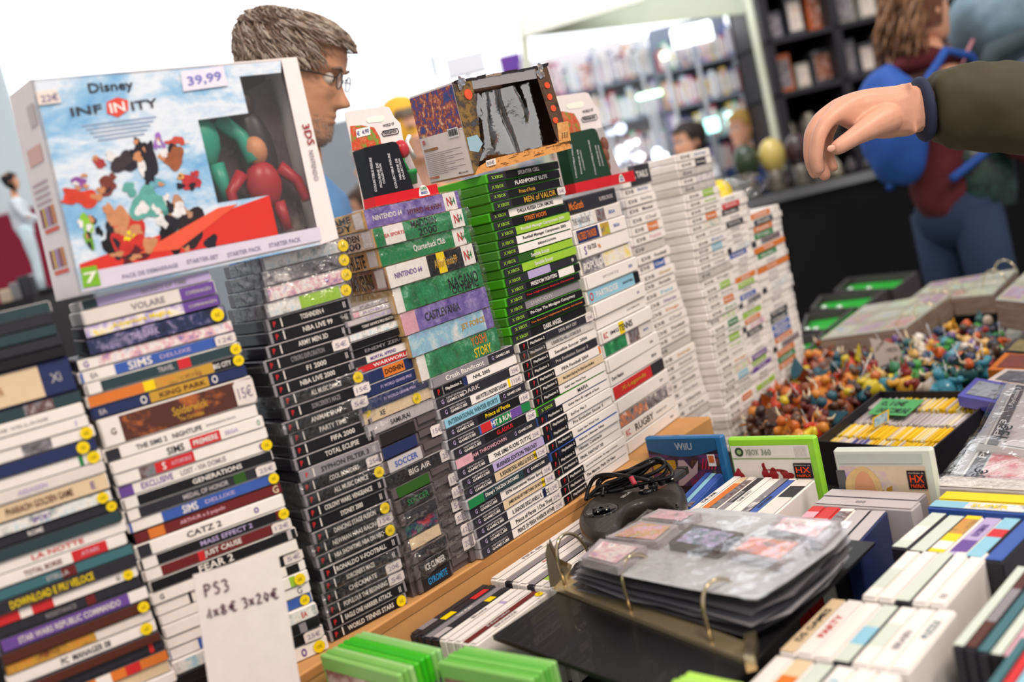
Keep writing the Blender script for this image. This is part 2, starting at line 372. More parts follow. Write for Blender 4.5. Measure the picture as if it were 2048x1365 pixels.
A1 = ART(['blu','lil','wht','yel'],60,seed=1); A2 = ART(['blk','nav','lil'],50,seed=2); A3 = ART(['lil','wht','pnk','blu'],70,seed=3); A4 = ART(['brn','brn','org'],30,seed=4)
A5 = ART(['15603a','1f7a48','2a9058','8cc8a4'],50,seed=5); A6 = ART(['4a3a80','6a58a4','8a78bc','b0a0d0'],45,seed=6); A7 = ART(['teal','gry','brn','lgr'],80,seed=7); A8 = ART(['org','gld','dred'],60,seed=8)
A9 = ART(['dk','gry','wht'],60,seed=9); A10 = ART(['sky','wht','teal'],50,seed=10); A11 = ART(['wht','pnk','blu','wht','org'],90,seed=11)
HP = 'the leftmost stack'
S1 = [dv('tdk',None,w=1.1,body='lgr',dx=-.0), dv('dk',w=1.0), dv('tdk',w=1.0), dv('dk',w=1), dv('blk',w=1),
 dv('crm',None,w=3.3,ext=[(.78,.99,'nav')],texts=[(.45,.52,'FIFA','cardd',.3),(.84,.92,'Xi','sil',.3)],body='nav'), dv('tdk',w=1.1,ext=[(.6,.8,A7)]), dv('wht','THE VILLAGE','gry',.35,.75,w=1.15,th=.25),
 dv('wht',w=1.1,texts=[(.9,.93,'f','lil',.6)]), dv('wht',w=1.1,ext=[(.5,.7,A9)],dot=True), dv('nav',w=1.2,dot=.9), dv('wht',dot=True,w=1.1,ext=[(.84,.87,'grn')]), dv('wh2',"ASSASSIN",'lil',.4,.6,w=1.1), dv('crm','PHARAOH GOLDEN GAME','brn',.3,.75,w=1.6,ext=[(0,.05,'gld')],texts=[(.86,.92,'E','pur',.5)]),
 dv(A10,'SPORT','pur',.45,.58,dot=.93,w=1.1), dv('dk','ROME','wht',.38,.48,dot=.95), dv('tdk',w=1.1), dv('wht','LA NOTTE','red',.35,.7,w=1.1), dv('wht','TOTAL BORSE','dred',.3,.55,ext=[(.62,.86,'red')],w=1.15,texts=[(.68,.8,'ATARI','pnk',.4)]),
 dv('teal','STELLA','lgr',.4,.55,ext=[(.5,.6,'dred')]), dv('dk','DOWNLOAD E PIU VELOCE','yel',.15,.7,w=1.2,th=.7), dv('wht','G','dk',.84,.88,dot=.93,ext=[(.28,.42,'red'),(0,.2,'red')]), dv('dk','RESISTANCE','gry',.35,.55,ext=[(.62,.68,'dred')]),
 dv('pur','STAR WARS REPUBLIC COMMANDO','wh2',.12,.8,ext=[(.86,.99,'wht')],w=1.25,th=.55), dv('brn',dot=.95,w=1.1), dv(A8,w=1.0,ext=[(.6,.99,'wh2')]), dv('wht','PC  MANAGER 08','dk',.35,.68,dot=.93,th=.6,w=1.2), dv('brn',w=.9), dv('dk',w=1,ext=[(.9,.93,'red')]), dv('org',ext=[(.5,.6,'wht'),(.7,.8,'red')],w=1.1), dv('crm',w=1.2), dv('wht','FORZA','dk',.3,.5), dv('dk'), dv('wht'), dv('nav',dot=True), dv('wht')]
stack('s1', (80,1574),(378,1440), BZ, [((-200,672),(100,598),(80,1574),(378,1440),S1)], HP)
S2 = [dv('lil','SECRETS OF TIME','gry',.45,.8,w=1,ext=[(.01,.12,'tdk')]), dv('wh2','VOLARE','gry',.35,.6,w=1.5,ext=[(.72,.99,'pur')],texts=[(.76,.96,'COPENHAGEN','lgr',.3)]), dv(A1,'Adventure Magica','yel',.2,.62,w=1.2,ext=[(.72,.99,'pur')],texts=[(.76,.97,'COPENHAGEN','lgr',.3)],th=.6),
 dv(A2,'THE DARK','lil',.3,.5,w=1.7,dot=.93,body='blk'), dv(A3,None,ext=[(.01,.13,'wht')],texts=[(.04,.08,'G','pur',.6)]), dv('blu','SIMS','wht',.3,.45,th=.8,ext=[(.03,.22,'wht')],price=.93,body='wht',texts=[(.5,.7,'DELUXE','lil',.4),(.07,.12,'EA','gry',.5)]),
 dv('tdk','TRAVEL','lgr',.45,.55,ext=[(.02,.1,'wht'),(.58,.66,'red')],dot=.96,body='wht'), dv('blk','BIG CITY','wht',.8,.92,ext=[(.01,.35,'org'),(.35,.42,'yel'),(.42,.72,A8),(.72,.8,'gld')],dot=.97,body='wht'), dv('nav','KING PARK','brn',.42,.72,ext=[(.36,.74,'gld')],texts=[(.3,.34,'O','wht',.8),(.76,.8,'O','wht',.8),(.04,.1,'EA','lgr',.5)],body='nav'),
 dv(A4,'Spiderwick','gld',.45,.68,w=2.5,ext=[(.01,.13,'wht')],price=.93,th=.45,body='wh2',texts=[(.06,.1,'G','brn',.25),(.48,.64,'The Chronicles','gld',.16,-.3)]), dv('wht','THE SIMS 2   NIGHTLIFE','dk',.2,.62,w=1.1,ext=[(.01,.1,'dk')],texts=[(.65,.85,'EXPANSION PACK','gry',.2)],th=.45), dv('wht',None,ext=[(.5,.7,'red')],texts=[(.52,.68,'PREMIERE','wht',.5),(.35,.46,'SIMS','dk',.7),(.73,.82,'SEGA','lil',.4),(.95,.97,'O','grn',.8)],w=1.05),
 dv('wht',None,ext=[(.15,.25,A7),(.25,.5,'red')],texts=[(.28,.33,'S','wht',.7),(.35,.48,'AUTOMOBILE','pnk',.4)],w=1.05), dv('wht','LOST - VIA DOMUS','gry',.4,.7,texts=[(.93,.97,'o','pur',.7),(.15,.35,'EXCLUSIVE','pur',.6)],dot=.98,ext=[(.01,.1,'pur')],w=1.05),
 dv('blk','GENERATIONS','wht',.45,.78,ext=[(.02,.1,'wht')],body='wht'), dv('dk','MEDAL OF HONOR','lgr',.38,.68,ext=[(.03,.1,'wht'),(.72,.8,'dgr')],price=.94,body='wht'), dv('blu','SIMS','wht',.35,.45,th=.8,ext=[(.03,.22,'wht')],texts=[(.5,.7,'DELUXE','lil',.4)],dot=.97,body='wht'),
 dv('dred','ARTHUR e il popolo','pnk',.3,.6,texts=[(.93,.97,'G','crm',.8)],ext=[(.1,.2,'org')],body='blk'), dv('wht','CATZ 2','dk',.33,.56,w=1.2,ext=[(.02,.1,'dk')],th=.5,texts=[(.78,.82,'o','pur',.5)]), dv('blk','MASS EFFECT 2','lil',.4,.75,ext=[(.03,.12,'wht'),(.92,.97,'dred')],dot=.97,body='wht'),
 dv('dred','JUST CAUSE','wht',.4,.65,th=.7,ext=[(.02,.12,'wht'),(.36,.4,'red')],price=.93,body='wht'), dv('blk','FEAR 2','wht',.32,.55,th=.75,ext=[(.93,.96,'lgr')],body='wht'), dv('wht',None,texts=[(.05,.1,'G','dk',.5)],w=1.05), dv('wht',None,ext=[(.22,.24,'dk'),(.84,.88,'blk')],price=.94,w=1.05), dv('wht',None,ext=[(.25,.5,'dred'),(.86,.95,'blk')],w=.9),
 dv('wht',dot=.93,w=1.1,ext=[(.86,.9,'lim')]), dv('wht',None,texts=[(.9,.94,'G','gry',.7)]), dv('blu',dot=.94,ext=[(.02,.2,'wht')],body='wht'), dv(A10,None,texts=[(.88,.92,'EA','red',.5)],w=1.2,body='wht'), dv('blk',ext=[(.85,.9,'gry')],w=1), dv('blk',price=.92,body='wht',w=1.1), dv('wht',None,dot=.93,texts=[(.8,.84,'o','pur',.7)],w=1.3)]
stack('s2', (375,1428),(660,1300), BZ, [((158,600),(419,543),(174,716),(457,640),S2[:4]),((147,716),(464,636),(375,1428),(660,1300),S2[4:])], 'stack behind the price card')
def jc(t=None, c='wh2', bg='lgr', a=.3, b=.75, **k): return I(k.pop('w',1), k.pop('body','gry'), [(.03,.97,bg)]+list(k.pop('ext',())), [(a,b,t,c,k.pop('th',.5))] if t else [], kind='jewel', **k)
S3 = [jc(bg=A10,dot=.97,wrap=1,w=.9), jc(bg=A9,dot=.97,wrap=1), jc(bg=A3,dot=.97,wrap=1), jc(bg=A10,dot=.97,wrap=1,ext=[(.4,.9,'lim')]),
 ps1('TOSHINDEN 4',.38,.66), ps1('NBA LIVE 99',.38,.74), ps1('ARMY MEN 3D',.36,.72,dx=-.006), ps1('CYBORG EXPLORATION',.3,.7,c='gry',price=.9,dx=-.012), ps1('F1 2000',.42,.66,dx=-.01), ps1('NBA LIVE 2000',.3,.72,dx=-.006),
 ps1('ALL MUSIC DANCE',.35,.72,dot=.93,wrap=1), ps1("SORCERER'S MAZE",.3,.65,c='gry',price=.92), ps1('ANIMAL SNAP',.32,.7,price=.92,wrap=1,dx=-.006), ps1('PARTY TIME',.35,.68,dot=.93,wrap=1), ps1('FIFA 2000',.46,.76), ps1('TOTAL ECLIPSE',.36,.78), ps1('SYPHON FILTER 3',.25,.85,c='dk',bg='gry'),
 ps1('COOL BOARDERS',.35,.72,price=.92,wrap=1), ps1('ALL MUSIC DANCE',.35,.78,dot=.92,wrap=1), ps1('COLONY WARS: VENGEANCE',.22,.82), ps1('SYDNEY 2000',.4,.68), ps1('DANCING STAGE FUSION',.25,.78,dot=.9,wrap=1), ps1('NEWMAN HAAS RACING',.25,.84,price=.92,wrap=1), ps1('NBA SHOWTIME: NBA ON NBC',.22,.84,dot=.93,wrap=1),
 ps1('RONALDO V-FOOTBALL',.18,.82), ps1("SORCERER'S MAZE",.3,.66,wrap=1), ps1('CHECKMATE',.32,.68,price=.9,wrap=1), ps1('POPULOUS THE BEGINNING',.22,.78,price=.9,wrap=1), ps1('EAGLE ONE HARRIER ATTACK',.2,.8), ps1('WORLD TENNIS STARS',.22,.82,dot=.92)]
stack('s3', (668,1287),(821,1207), BZ, [((524,516),(690,476),(533,635),(698,598),S3[:4]),((522,601),(690,560),(668,1287),(821,1207),S3[4:])], 'the black disc-case stack')
S4 = [jc('PARTY','gry','lgr',wrap=1,w=.7,price=.8,body='wh2'), jc('ROBOT','lil','wh2',wrap=1,w=.8,body='wh2',ext=[(.03,.25,'pnk')]), jc('LITTLE BIG','lil','lgr',w=.8,body='wh2'), jc("TONY HAWK'S PRO SKATER 2",'wh2','blk',.25,.75,w=.95), jc(bg=A10,w=.95,body='wh2',ext=[(.8,.95,'org')]), jc(bg='blk',w=1.1,body='blk'), jc('ENEMY ZERO','gry','blk',.2,.75,w=1.1,body='blk'), jc('MORTAL APPEND','pur','wh2',.25,.6,w=1.1,ext=[(.03,.2,'dk')]), jc('WARWORLD','wht','red',.25,.75,w=.9,th=.6),
 jc('DOSHIN','blk','nav',.38,.62,w=1.7,body='teal',ext=[(.36,.64,'org')]), jc('F1 WORLD GRAND PRIX','lil','nav',.3,.7,w=1.6,body='nav',th=.3), jc('F1 WORLD GRAND PRIX','lil','nav',.3,.7,w=1.6,body='nav',th=.3,wrap=1),
 jc('XE','dk','crm',.2,.3,w=1.1,dot=.68,wrap=1), jc('SAMURAI','dk','lgr',.3,.55,w=1.1,wrap=1),
 nes(), nes(price=.85,lab='nav',w=1.2), nes('SOCCER','blu','lgr',w=1.3), jc('BIG AIR','wh2','blk',.35,.65,w=1.3,price=.88,wrap=1.5), nes(lab='dgr',w=1.1), nes('SOCCER','grn',w=1.3,price=.9,wrap=1.6), nes(w=1.2,price=.9,lab='dk',wrap=1.6), nes(lab=ART(['grn','nav','red'],60,seed=21),w=1.3,price=.9,wrap=1.6), nes(lab='crm',w=1.2,price=.9,wrap=2), nes(lab='dk',w=1.2,price=.9,wrap=2), nes('ICE CLIMBER','wht',w=1.4,price=.9,wrap=2), nes('GYROMITE','2f8fd0',w=1.5)]
stack('s4', (838,1196),(960,1120), BZ, [((683,618),(812,586),(722,832),(880,762),S4[:12]),((722,832),(878,762),(838,1196),(960,1120),S4[12:])], 'stack with grey cartridges below')
def n64(bg, texts, **k): return I(k.pop('w',1), k.pop('body','d9a860'), [(.0,1.,bg)]+list(k.pop('ext',())), texts+([(.85,.9,'N','red',.5),(.89,.94,'64','grn',.4)] if k.pop('logo',1) else []), kind='big', wrap=k.pop('wrap',1.4), **k)
NL = [(.82,.96,'wht')]
S5a = [n64(A6,[(.07,.36,'NINTENDO 64','wht',.28),(.42,.78,'HYBRID HEAVEN','dred',.3,-.1)],ext=NL), n64(A5,[(.38,.65,'MADDEN','blk',.42,.26),(.44,.64,'2000','blk',.42,-.24),(.1,.3,'EA SPORTS','red',.2)],ext=NL+[(.1,.3,'wht')]), n64('grn',[(.35,.7,'Quarterback Club','wht',.4)],ext=[(.80,.94,'wht')]),
 n64('blk',[(.07,.36,'NINTENDO 64','pur',.26),(.5,.76,'AllStarTennis99','gld',.42)],ext=[(0,.43,'wht'),(.54,.63,'yel'),(.83,.97,'wht')],w=1.15), n64(A5,[(.6,.95,'NAGANO','blk',.5),(.62,.94,'OLYMPIC','blk',.3,-.3)],ext=[(0,.09,'wht')],logo=0,w=1.35), n64(A6,[(.25,.65,'CASTLEVANIA','dk',.4)],ext=[(0,.16,'pnk')],logo=0,w=1.2), n64(A6,[(.6,.9,'JET FORCE','gld',.35)],ext=[(0,.9,ART(['wht','sky','lil'],30,seed=30))],logo=0,w=1.2), n64(A5,[(.65,.85,'YOSHI','org',.4,.25),(.66,.88,'STORY','yel',.4,-.25)],ext=[(0,.1,'wht')],logo=0,w=1.35)]
S5b = [gcr('Crash Bandicoot','gry','wht',.15,.6), p2('NHL 2005',a=.45,b=.65,ext=[(.33,.38,'nav')]), gc('DARK','dk','lgr',.3,.5,price=.93), gc('HARRY POTTER E IL PRIGIONIERO DI AZKABAN',a=.42,b=.8,ext=[(.82,.85,'yel')],price=.93), gcr('INTERNATIONAL WINTER SPORTS','sky','teal',.05,.63), gc('Prince of Persia','blk','yel',.45,.75,price=.93), gc('HIT & RUN','blu','wht',.5,.74,th=.65,ext=[(.74,.88,'pur'),(.88,.99,'grn'),(.38,.5,'red'),(.55,.74,'grn')]), gc('GLADIUS','blk','red',.5,.7,price=.93), gcr('DEF JAM THROWDOWN','dk','pnk',.1,.6,ext=[(.01,.2,'pnk')]),
 gc('THE SIMS FUORI TUTTO',price=.93), gc('BUSINESS EDITION TRILOGY','lil','dk',.4,.9), gc('IL SIGNORE DEGLI ANELLI: LE DUE TORRI','crm',ext=[(.84,.87,'yel')],price=.93), gcr("Disney's TARZAN UNTAMED",'tdk','wht',.2,.6,ext=[(.01,.18,'grn')]), gc('ESPN International Winter Sports',price=.93), gc('JAMES BOND 007 EVERYTHING OR NOTHING','crm',ext=[(.84,.87,'yel')],price=.93), gc('IL SIGNORE DEGLI ANELLI: IL TERZO',ext=[(.8,.84,'nav')],price=.93), gc('Prince of Persia  I Due Troni',price=.93), gc('PRINCE OF PERSIA WARRIOR WITHIN',price=.93)]
for i_,(kk,ws_) in enumerate((((('gld','e8b868','cardd','d8a050')),('GAME','BOY')),(('e6d4c8','dcc0b0','e0b890'),('MADDEN','2000')),(('d8a060','e0b070','c88a48'),('ATHLETE',)),(('c8a090','8a5a50','d8b050'),('STAR TENNIS',)),(('gld','crm'),None),(('gld','crm'),None),(('gld','crm'),None),(('gld','crm'),None))):
    S5a[i_]['side'] = (ART(list(kk),30,seed=310+i_), ws_)
stack('s5', (969,1120),(1132,1012), BZ, [((729,420),(918,379),(846,762),(1006,700),S5a),((862,768),(1029,705),(969,1120),(1132,1012),S5b)], 'stack topped by wrapped boxes')
S6a = [xb('SPLINTER CELL',a=.4,b=.7), xb('FLASHPOINT ELITE',a=.35,b=.8), xb('Prince of Persia',tc='gld',a=.38,b=.6,ext=[(.97,.98,'wht')]), xb('MEN of VALOR',tc='gld',a=.4,b=.85,th=.75,price=.93), xb('DALLA RUSSIA CON AMORE','wht','dk',.35,.85), xb('STREET HOOPS',tc='org',a=.4,b=.7,th=.6), xb('Football Manager Campionato 2006','lim','wht',.3,.9), xb('Football Manager Campionato 2005','wht','dk',.32,.92), xb('BREAKDOWN','wht','dk',.5,.75,th=.3), xb('Sensible Soccer','lim','wht',.4,.65,ext=[(.24,.45,'dgr')]), xb('Sensible Soccer','lim','wht',.4,.65), xb('99','dk','wht',.9,.94,ext=[(.3,.6,'lil')]), xb('FREEDOM FIGHTERS','blk','wht',.3,.65,ext=[(.68,.9,'wht')],dx=.004), xb("The Nightmare Before Christmas",'blk','red',.25,.9,th=.3), xb('SHADOW','gry','lgr',.3,.6), xb('Psi-Ops: The Mindgate Conspiracy',a=.28,b=.88), xb("Tim Burton's Nightmare Before Christmas",'blk','org',.25,.95,th=.3), xb('DARK ANGEL',a=.4,b=.64,th=.65)]
S6b = [p2('DEVIL MAY CRY','dk','lgr',.5,.75,price=.93), p2('IL SIGNORE DEGLI ANELLI: IL RITORNO DEL RE',a=.4,b=.8,wrap=1), p2('Sensible Soccer 2006'), p2('Pro Evolution Soccer 3','dk','lgr'), p2('FIFA Football 2004',a=.42,b=.8,ext=[(.96,.99,'org')]), p2("Peter Jackson's King Kong The Official Game of the Movie",'crm',a=.4,b=.85,th=.5), p2('Guitar Hero World Tour',a=.4,b=.7,th=.3), xb('MAFIA','wht','dk',.55,.7,body='xgr') if 0 else xb('MAFIA','wht','dk',.55,.7), p2('Guitar Hero III: Legends of Rock',body='blu'), p2('EyeToy: Play 2',a=.38,b=.6), p2('Pro Evolution Soccer 5',body='blu'), p2('Guitar Hero World Tour',a=.4,b=.72,th=.3), p2('Naruto Ultimate Ninja',a=.38,b=.75,body='blu'), p2('Hitman: Contracts',a=.38,b=.72), p2('FINAL FANTASY XII',a=.36,b=.7), p2('Lara Croft Tomb Raider: The Angel of Darkness',a=.36,b=.85,th=.3,ext=[(.75,.9,'wht')]), p2('The Matrix: Path Of Neo',a=.36,b=.8), p2('Myst III: Exile',a=.36,b=.6)]
for it_ in S6a: it_['body'] = random.Random(len(it_['texts'][-1][2])*3).choice(['3f9f16','46a81a','3f8424','4a8a34'])
stack('s6', (1133,1012),(1261,920), BZ, [((973,352),(1116,317),(1030,696),(1176,622),S6a),((1037,697),(1184,618),(1133,1012),(1261,920),S6b)], 'stack with green-sided cases')
def md(bg, texts=(), ext=(), **k): return I(k.pop('w',1), k.pop('body','wht' if bg!='dk' else 'dk'), [(.02,.97,bg)]+list(ext), list(texts), kind='dvd', look=k.pop('look',None), **k)
S7 = [md('dk',[(.04,.3,'McGrath','org',.55),(.62,.9,'SUPERCROSS','lgr',.3)],w=1.1), md('wh2',[(.03,.35,'THE HARDLINE','gry',.5),(.72,.85,'SEGA','blu',.28)],ext=[(.03,.42,A10),(.48,.65,A7)]), md('wht',[(.04,.38,'ALTERED THUNDER','org',.6),(.72,.84,'SEGA','blu',.28)],ext=[(.03,.43,'nav'),(.47,.64,ART(['lim','gld','teal'],50,seed=44))]), md('wht',[(.16,.32,'PGA TOUR','dk',.4,.15),(.34,.4,'96','org',.4),(.08,.14,'S','pur',.7)]), md('yel',[(.05,.5,'POPULOUS','wht',.55)],ext=[(.02,.42,A9),(.42,.97,ART(['yel','wht','gld'],30,seed=45))],w=1.1),
 md('wht',[(.8,.88,'SEGA','blu',.25),(.3,.6,'SPORTS','lgr',.2)]), md('sky',[(.15,.55,'PARTRIDGE','wht',.5),(.65,.85,'SHOOTING','dk',.2),(.03,.1,'O','red',.7)],ext=[(.88,.99,'blk')]), md('wht',[(.8,.85,'SEGA','pur',.2)]), md('wht',[(.6,.85,'ULTIMATE','gry',.2)],w=.8), md('wht',[(.17,.32,'IMG','dk',.3),(.33,.58,'TENNIS','dk',.55),(.05,.12,'KC','red',.5)],ext=[(.33,.43,'yel')]), md('wh2',[(.78,.88,'SEGA','blu',.2)],ext=[(.05,.45,A5),(.5,.7,A7)]), md('wht',[(.8,.86,'SEGA','dk',.2)]), md('wht',[(.05,.25,'Dark Nation','dk',.3),(.78,.88,'SEGA','dk',.25)]), md('red',[(.15,.6,'X-Legends','gld',.45)],ext=[(.72,.97,'dk')]), md('wht',[(.8,.86,'SEGA','dk',.2)]), md(A9,ext=[(.02,.5,ART(['blk','gry','org','wht'],60,seed=46))],price=.93), md('wht',[(.22,.55,'RUGBY','dk',.6),(.6,.8,'WORLD CUP','gry',.2),(.05,.15,'KC','red',.5)]), md('wht',[(.8,.86,'SEGA','dk',.2)],w=.9)]
stack('s7', (1258,912),(1364,832), BZ, [((1135,413),(1230,360),(1258,912),(1364,832),S7)], 'stack of thick white cases')
for s_ in (S7,): pass
LOGO = ['red','blu','grn','org','pur','lim','gld','nav','pnk','dk','sky','teal']
WORDS = ['Monster','Jump','Party','SimCity','Animal','Garden','Racing','Puzzle','Chef','Dogs','Arcade','Quest','Pets','Kart','Brain','Football','Horse','Island','Magic','Cooking']
def dsrow(n, first=None, r=RN, full=.12):
    out = [] if not first else [first]
    while len(out) < n:
        q = r.random(); c = r.choice(LOGO); w = r.choice(WORDS)
        if q < .55: it = I(1,'wht',[(.02,.98,'wht')],[(.12,.38,'DS','dk',.42),(.5,.85,w,r.choice([c,'gry','dk']),.42)],kind='ds')
        elif q < .8: it = I(1,'wht',[(.02,.98,'wht'),(.5,.82,c)],[(.12,.38,'DS','dk',.42),(.54,.78,w,'wht',.4)],kind='ds')
        elif q < .9: it = I(1,'wht',[(.02,.98,'wht'),(.42,.95,ART([c,'wht',r.choice(LOGO)],70,seed=r.randint(50,60)))],[(.1,.34,'DS','dk',.42)],kind='ds')
        else: it = I(1,'wh2',[(.02,.98,'wh2')],[(.1,.34,'DS','dk',.42)],kind='ds',wrap=1)
        out.append(it)
    return out
def mixrow(n, r, cols=LOGO, first=None):
    out = [first] if first else []
    while len(out) < n:
        q = r.random(); c = r.choice(cols); w = r.choice(WORDS)
        if q < .45: it = dv('wht',w,'gry',.3,.6,ext=[(.9,.96,'lgr')])
        elif q < .75: it = dv('wht',w,'wht',.2,.6,ext=[(.12,.7,c),(.85,.95,'wh2')])
        elif q < .9: it = dv('wht',None,ext=[(.02,.15,'dk'),(.3,.9,r.choice([A3,A7,A9,A10,A11]))])
        else: it = dv(c,w,'wht',.3,.6,body='wht')
        out.append(it)
    return out
stack('s8', (1360,968),(1446,900), TZ, [((1237,340),(1294,321),(1360,968),(1446,900), dsrow(32, I(2.1,'wht',[(.0,.28,'wht'),(.28,1.,'dk')],[(.36,.9,'A TAILS','wht',.35)],kind='big')))], 'white stack beside the cardboard box')
stack('s9', (1470,905),(1530,856), TZ, [((1353,310),(1421,293),(1470,905),(1530,856), dsrow(38))], 'the tallest white stack')
stack('s10', (1524,860),(1572,820), TZ, [((1434,400),(1492,379),(1524,860),(1572,820), mixrow(38,RN,['org','red','pur','dk','blu','lim','brn']))], 'stack under the bottle')
stack('s11', (1569,826),(1624,780), TZ, [((1494,427),(1560,411),(1569,826),(1624,780), mixrow(30,RN,['org','tdk','grn','blu','dk','org']))], 'the rightmost stack')
# ---------------------------------------------------------------- faces drawn on from points seen
class Face:
    """an upright (or any) plane with its own frame: x along, z up in the plane, y away"""
    def __init__(s, P, d, bl, br, up=None):
        d = Vector(d).normalized(); n = Vector((-d.y,d.x,0)).normalized(); s.n = n
        a, b = onp(*bl,P,n), onp(*br,P,n); x = (b-a).normalized(); z = x.cross(n).normalized()
        if z.z < 0: z = -z
        y = z.cross(x); s.T = Matrix((x,y,z)).transposed().to_4x4(); s.T.translation = a; s.P = a; s.I = s.T.inverted(); s.W = (b-a).length
    def L(s, px): q = s.I @ onp(px[0],px[1],s.P,s.n); return (q.x, q.z)
    def V(s, px, y=0): q = s.L(px); return (q[0], y, q[1])
    def dist(s, P): return (P-s.P).dot(s.n)
def blob(mb, c, rx, rz, y, m, seed=0, n=14, amp=.25):
    r = random.Random(seed); n = 30; p1, p2, p3 = [r.uniform(0,6.28) for _ in range(3)]; f = lambda t: 1+amp*(.55*math.sin(2*t+p1)+.5*math.sin(3*t+p2)+.3*math.sin(5*t+p3))
    mb.add([(c[0]+rx*f(2*math.pi*i/n)*math.cos(2*math.pi*i/n), y, c[1]+rz*f(2*math.pi*i/n)*math.sin(2*math.pi*i/n)) for i in range(n)], [tuple(range(n))], m)
def ptext(mb, fc, s_, a, b, hpx, y, m, keep=False):     # lettering along the line a-b (pixels), hpx tall
    p, q = Vector(fc.L(a)), Vector(fc.L(b)); up = Vector(fc.L((a[0]-hpx*sr, a[1]-hpx*cr)))-p
    v, f, ar = textgeo(s_); mb.add([(p.x+(q.x-p.x)*t[0]+up.x*t[1], y, p.y+(q.y-p.y)*t[0]+up.y*t[1]) for t in v], f, m)
def hull(mb, pts, e, m):      # box from four front corners (TL,TR,BR,BL) and a depth vector
    v = [Vector(p) for p in pts]; v += [p+e for p in v]
    mb.add(v, [(3,2,1,0),(4,5,6,7),(0,1,5,4),(1,2,6,5),(2,3,7,6),(3,0,4,7)], m)
def toyman(parent, c, s, body, head, T=None, cat=None, legs=True):
    mb = MB(); mb.ell((c[0],c[1],c[2]+s*.52),(s*.19,s*.13,s*.24),M(body,.35)); 
    for k in (-1,1):
        mb.tube([(c[0]+k*s*.2,c[1],c[2]+s*.66),(c[0]+k*s*.36,c[1],c[2]+s*.5),(c[0]+k*s*.38,c[1]-s*.08,c[2]+s*.28)],[s*.075,s*.06,s*.055],M(body,.35),6)
        mb.tube([(c[0]+k*s*.1,c[1],c[2]+s*.32),(c[0]+k*s*.13,c[1],c[2]+.02*s)],[s*.07,s*.055],M(body,.35),6)
    o = mb.build('body', parent); mb = MB(); mb.ell((c[0],c[1],c[2]+s*.86),(s*.12,s*.12,s*.15),M(head,.4)); mb.build('head', o); return o
def crp(ox, oy, k): return lambda x, y: (ox+x/k, oy+y/k)
# ---------------------------------------------------------------- large starter-pack box on the left stacks
q1 = crp(0,80,2.527)
s2 = STK['s2']; A = onp(158,592,s2['P0']-s2['n']*.01,s2['n'])
an = math.radians(58); d_ = Vector((math.sin(an),math.cos(an),0))
fc = Face(A, d_, (158,592), (677,477)); 
TL, TR, BR, BL = [Vector(fc.V(p)) for p in ((59,159),(593,114),(677,477),(158,592))]
root = empty('toy_box'); root.matrix_world = fc.T; tag(root,'big white and blue 39,99 starter pack box lying across the left stacks','toy box')
dpt = .075; WH = M('f0e8ea',.35); mb = MB()
o3 = q1(1420,100); o4 = q1(1625,1010)
sL = Vector(fc.V(q1(1420,98))); sB = Vector(fc.V(q1(1620,1035)))
e = Vector((-.012,dpt,0))
hull(mb,[TL,TL+Vector((.004,0,0)),BL+Vector((.004,0,0)),BL],e,WH)                                    # left wall
hull(mb,[TR-Vector((.003,0,0)),TR,BR,BR-Vector((.003,0,0))],e,WH)
hull(mb,[TL,TR,TR-Vector((0,0,.003)),TL-Vector((0,0,.003))],e,WH); hull(mb,[BL+Vector((0,0,.003)),BR+Vector((0,0,.003)),BR,BL],e,WH)
mb.add([v+e for v in (TL,TR,BR,BL)],[(0,1,2,3)],M('4a3038',.7))
mb.build('carton', root)
mb = MB(); mb.add([sL,TR,BR,sB],[(3,2,1,0)],M('efe6e8',.35,coat=.2)); p_ = mb.build('side_panel', root); p_.location.y = -.0004
mb = MB(); ptext(mb,fc,'NINTENDO',q1(1600,700),q1(1555,560),14,-.0015,M('gry')); mb.build('panel_lettering', p_)
def vtxt(parent, s_, a, b, hpx, m, nm='panel_lettering'):
    mb = MB(); p, q = Vector(fc.L(a)), Vector(fc.L(b)); dr = (q-p); L_ = dr.length; nrm = Vector((-dr.y,dr.x))/L_*hpx
    v, f, ar = textgeo(s_); mb.add([(p.x+dr.x*t[0]+nrm.x*t[1], -.0015, p.y+dr.y*t[0]+nrm.y*t[1]) for t in v], f, m); mb.build(nm, parent)
bpy.data.objects.remove(p_.children[0])
vtxt(p_,'3DS',q1(1522,430),q1(1555,535),.0095,M('9a2030',.4)); vtxt(p_,'NINTENDO',q1(1556,560),q1(1586,712),.006,M('gry',.4))
win = [q1(*p) for p in ((1420,165),(1210,185),(1255,370),(1000,405),(1100,825),(1360,785),(1405,985),(1612,945))]
mb = MB(); SKY = ART(['5f9fd6','8fbfe6','dfe8f4','b9cfec'],9,seed=70,stretch=(1,1,2.2))
pts = [fc.V(q1(150,200),0)]+[fc.V(q1(1420,100),0)]+[fc.V(w,0) for w in win]+[tuple(sB)]+[tuple(BL)]
mb.add(pts,[tuple(reversed(range(len(pts))))],SKY)
pr = mb.build('front_print', root)
mb = MB()
def pl(px, m, y): mb.add([fc.V(q1(*p),y) for p in px],[tuple(range(len(px)))],m)
pl([(400,1135),(1040,900),(1360,785),(1405,985),(1000,1060),(410,1185)], M('d8342c',.4), -.0006)
pl([(700,1080),(1100,850),(1200,830),(900,1060)], M('e85a40',.4), -.0009)
pl([(410,1180),(1612,945),(1625,1012),(425,1275)], M('d9d2e6',.4), -.0010)
mb.build('printed_bands', pr)
r = random.Random(5); mb = MB()     # plain stand-ins for the printed crowd: blots in its colours
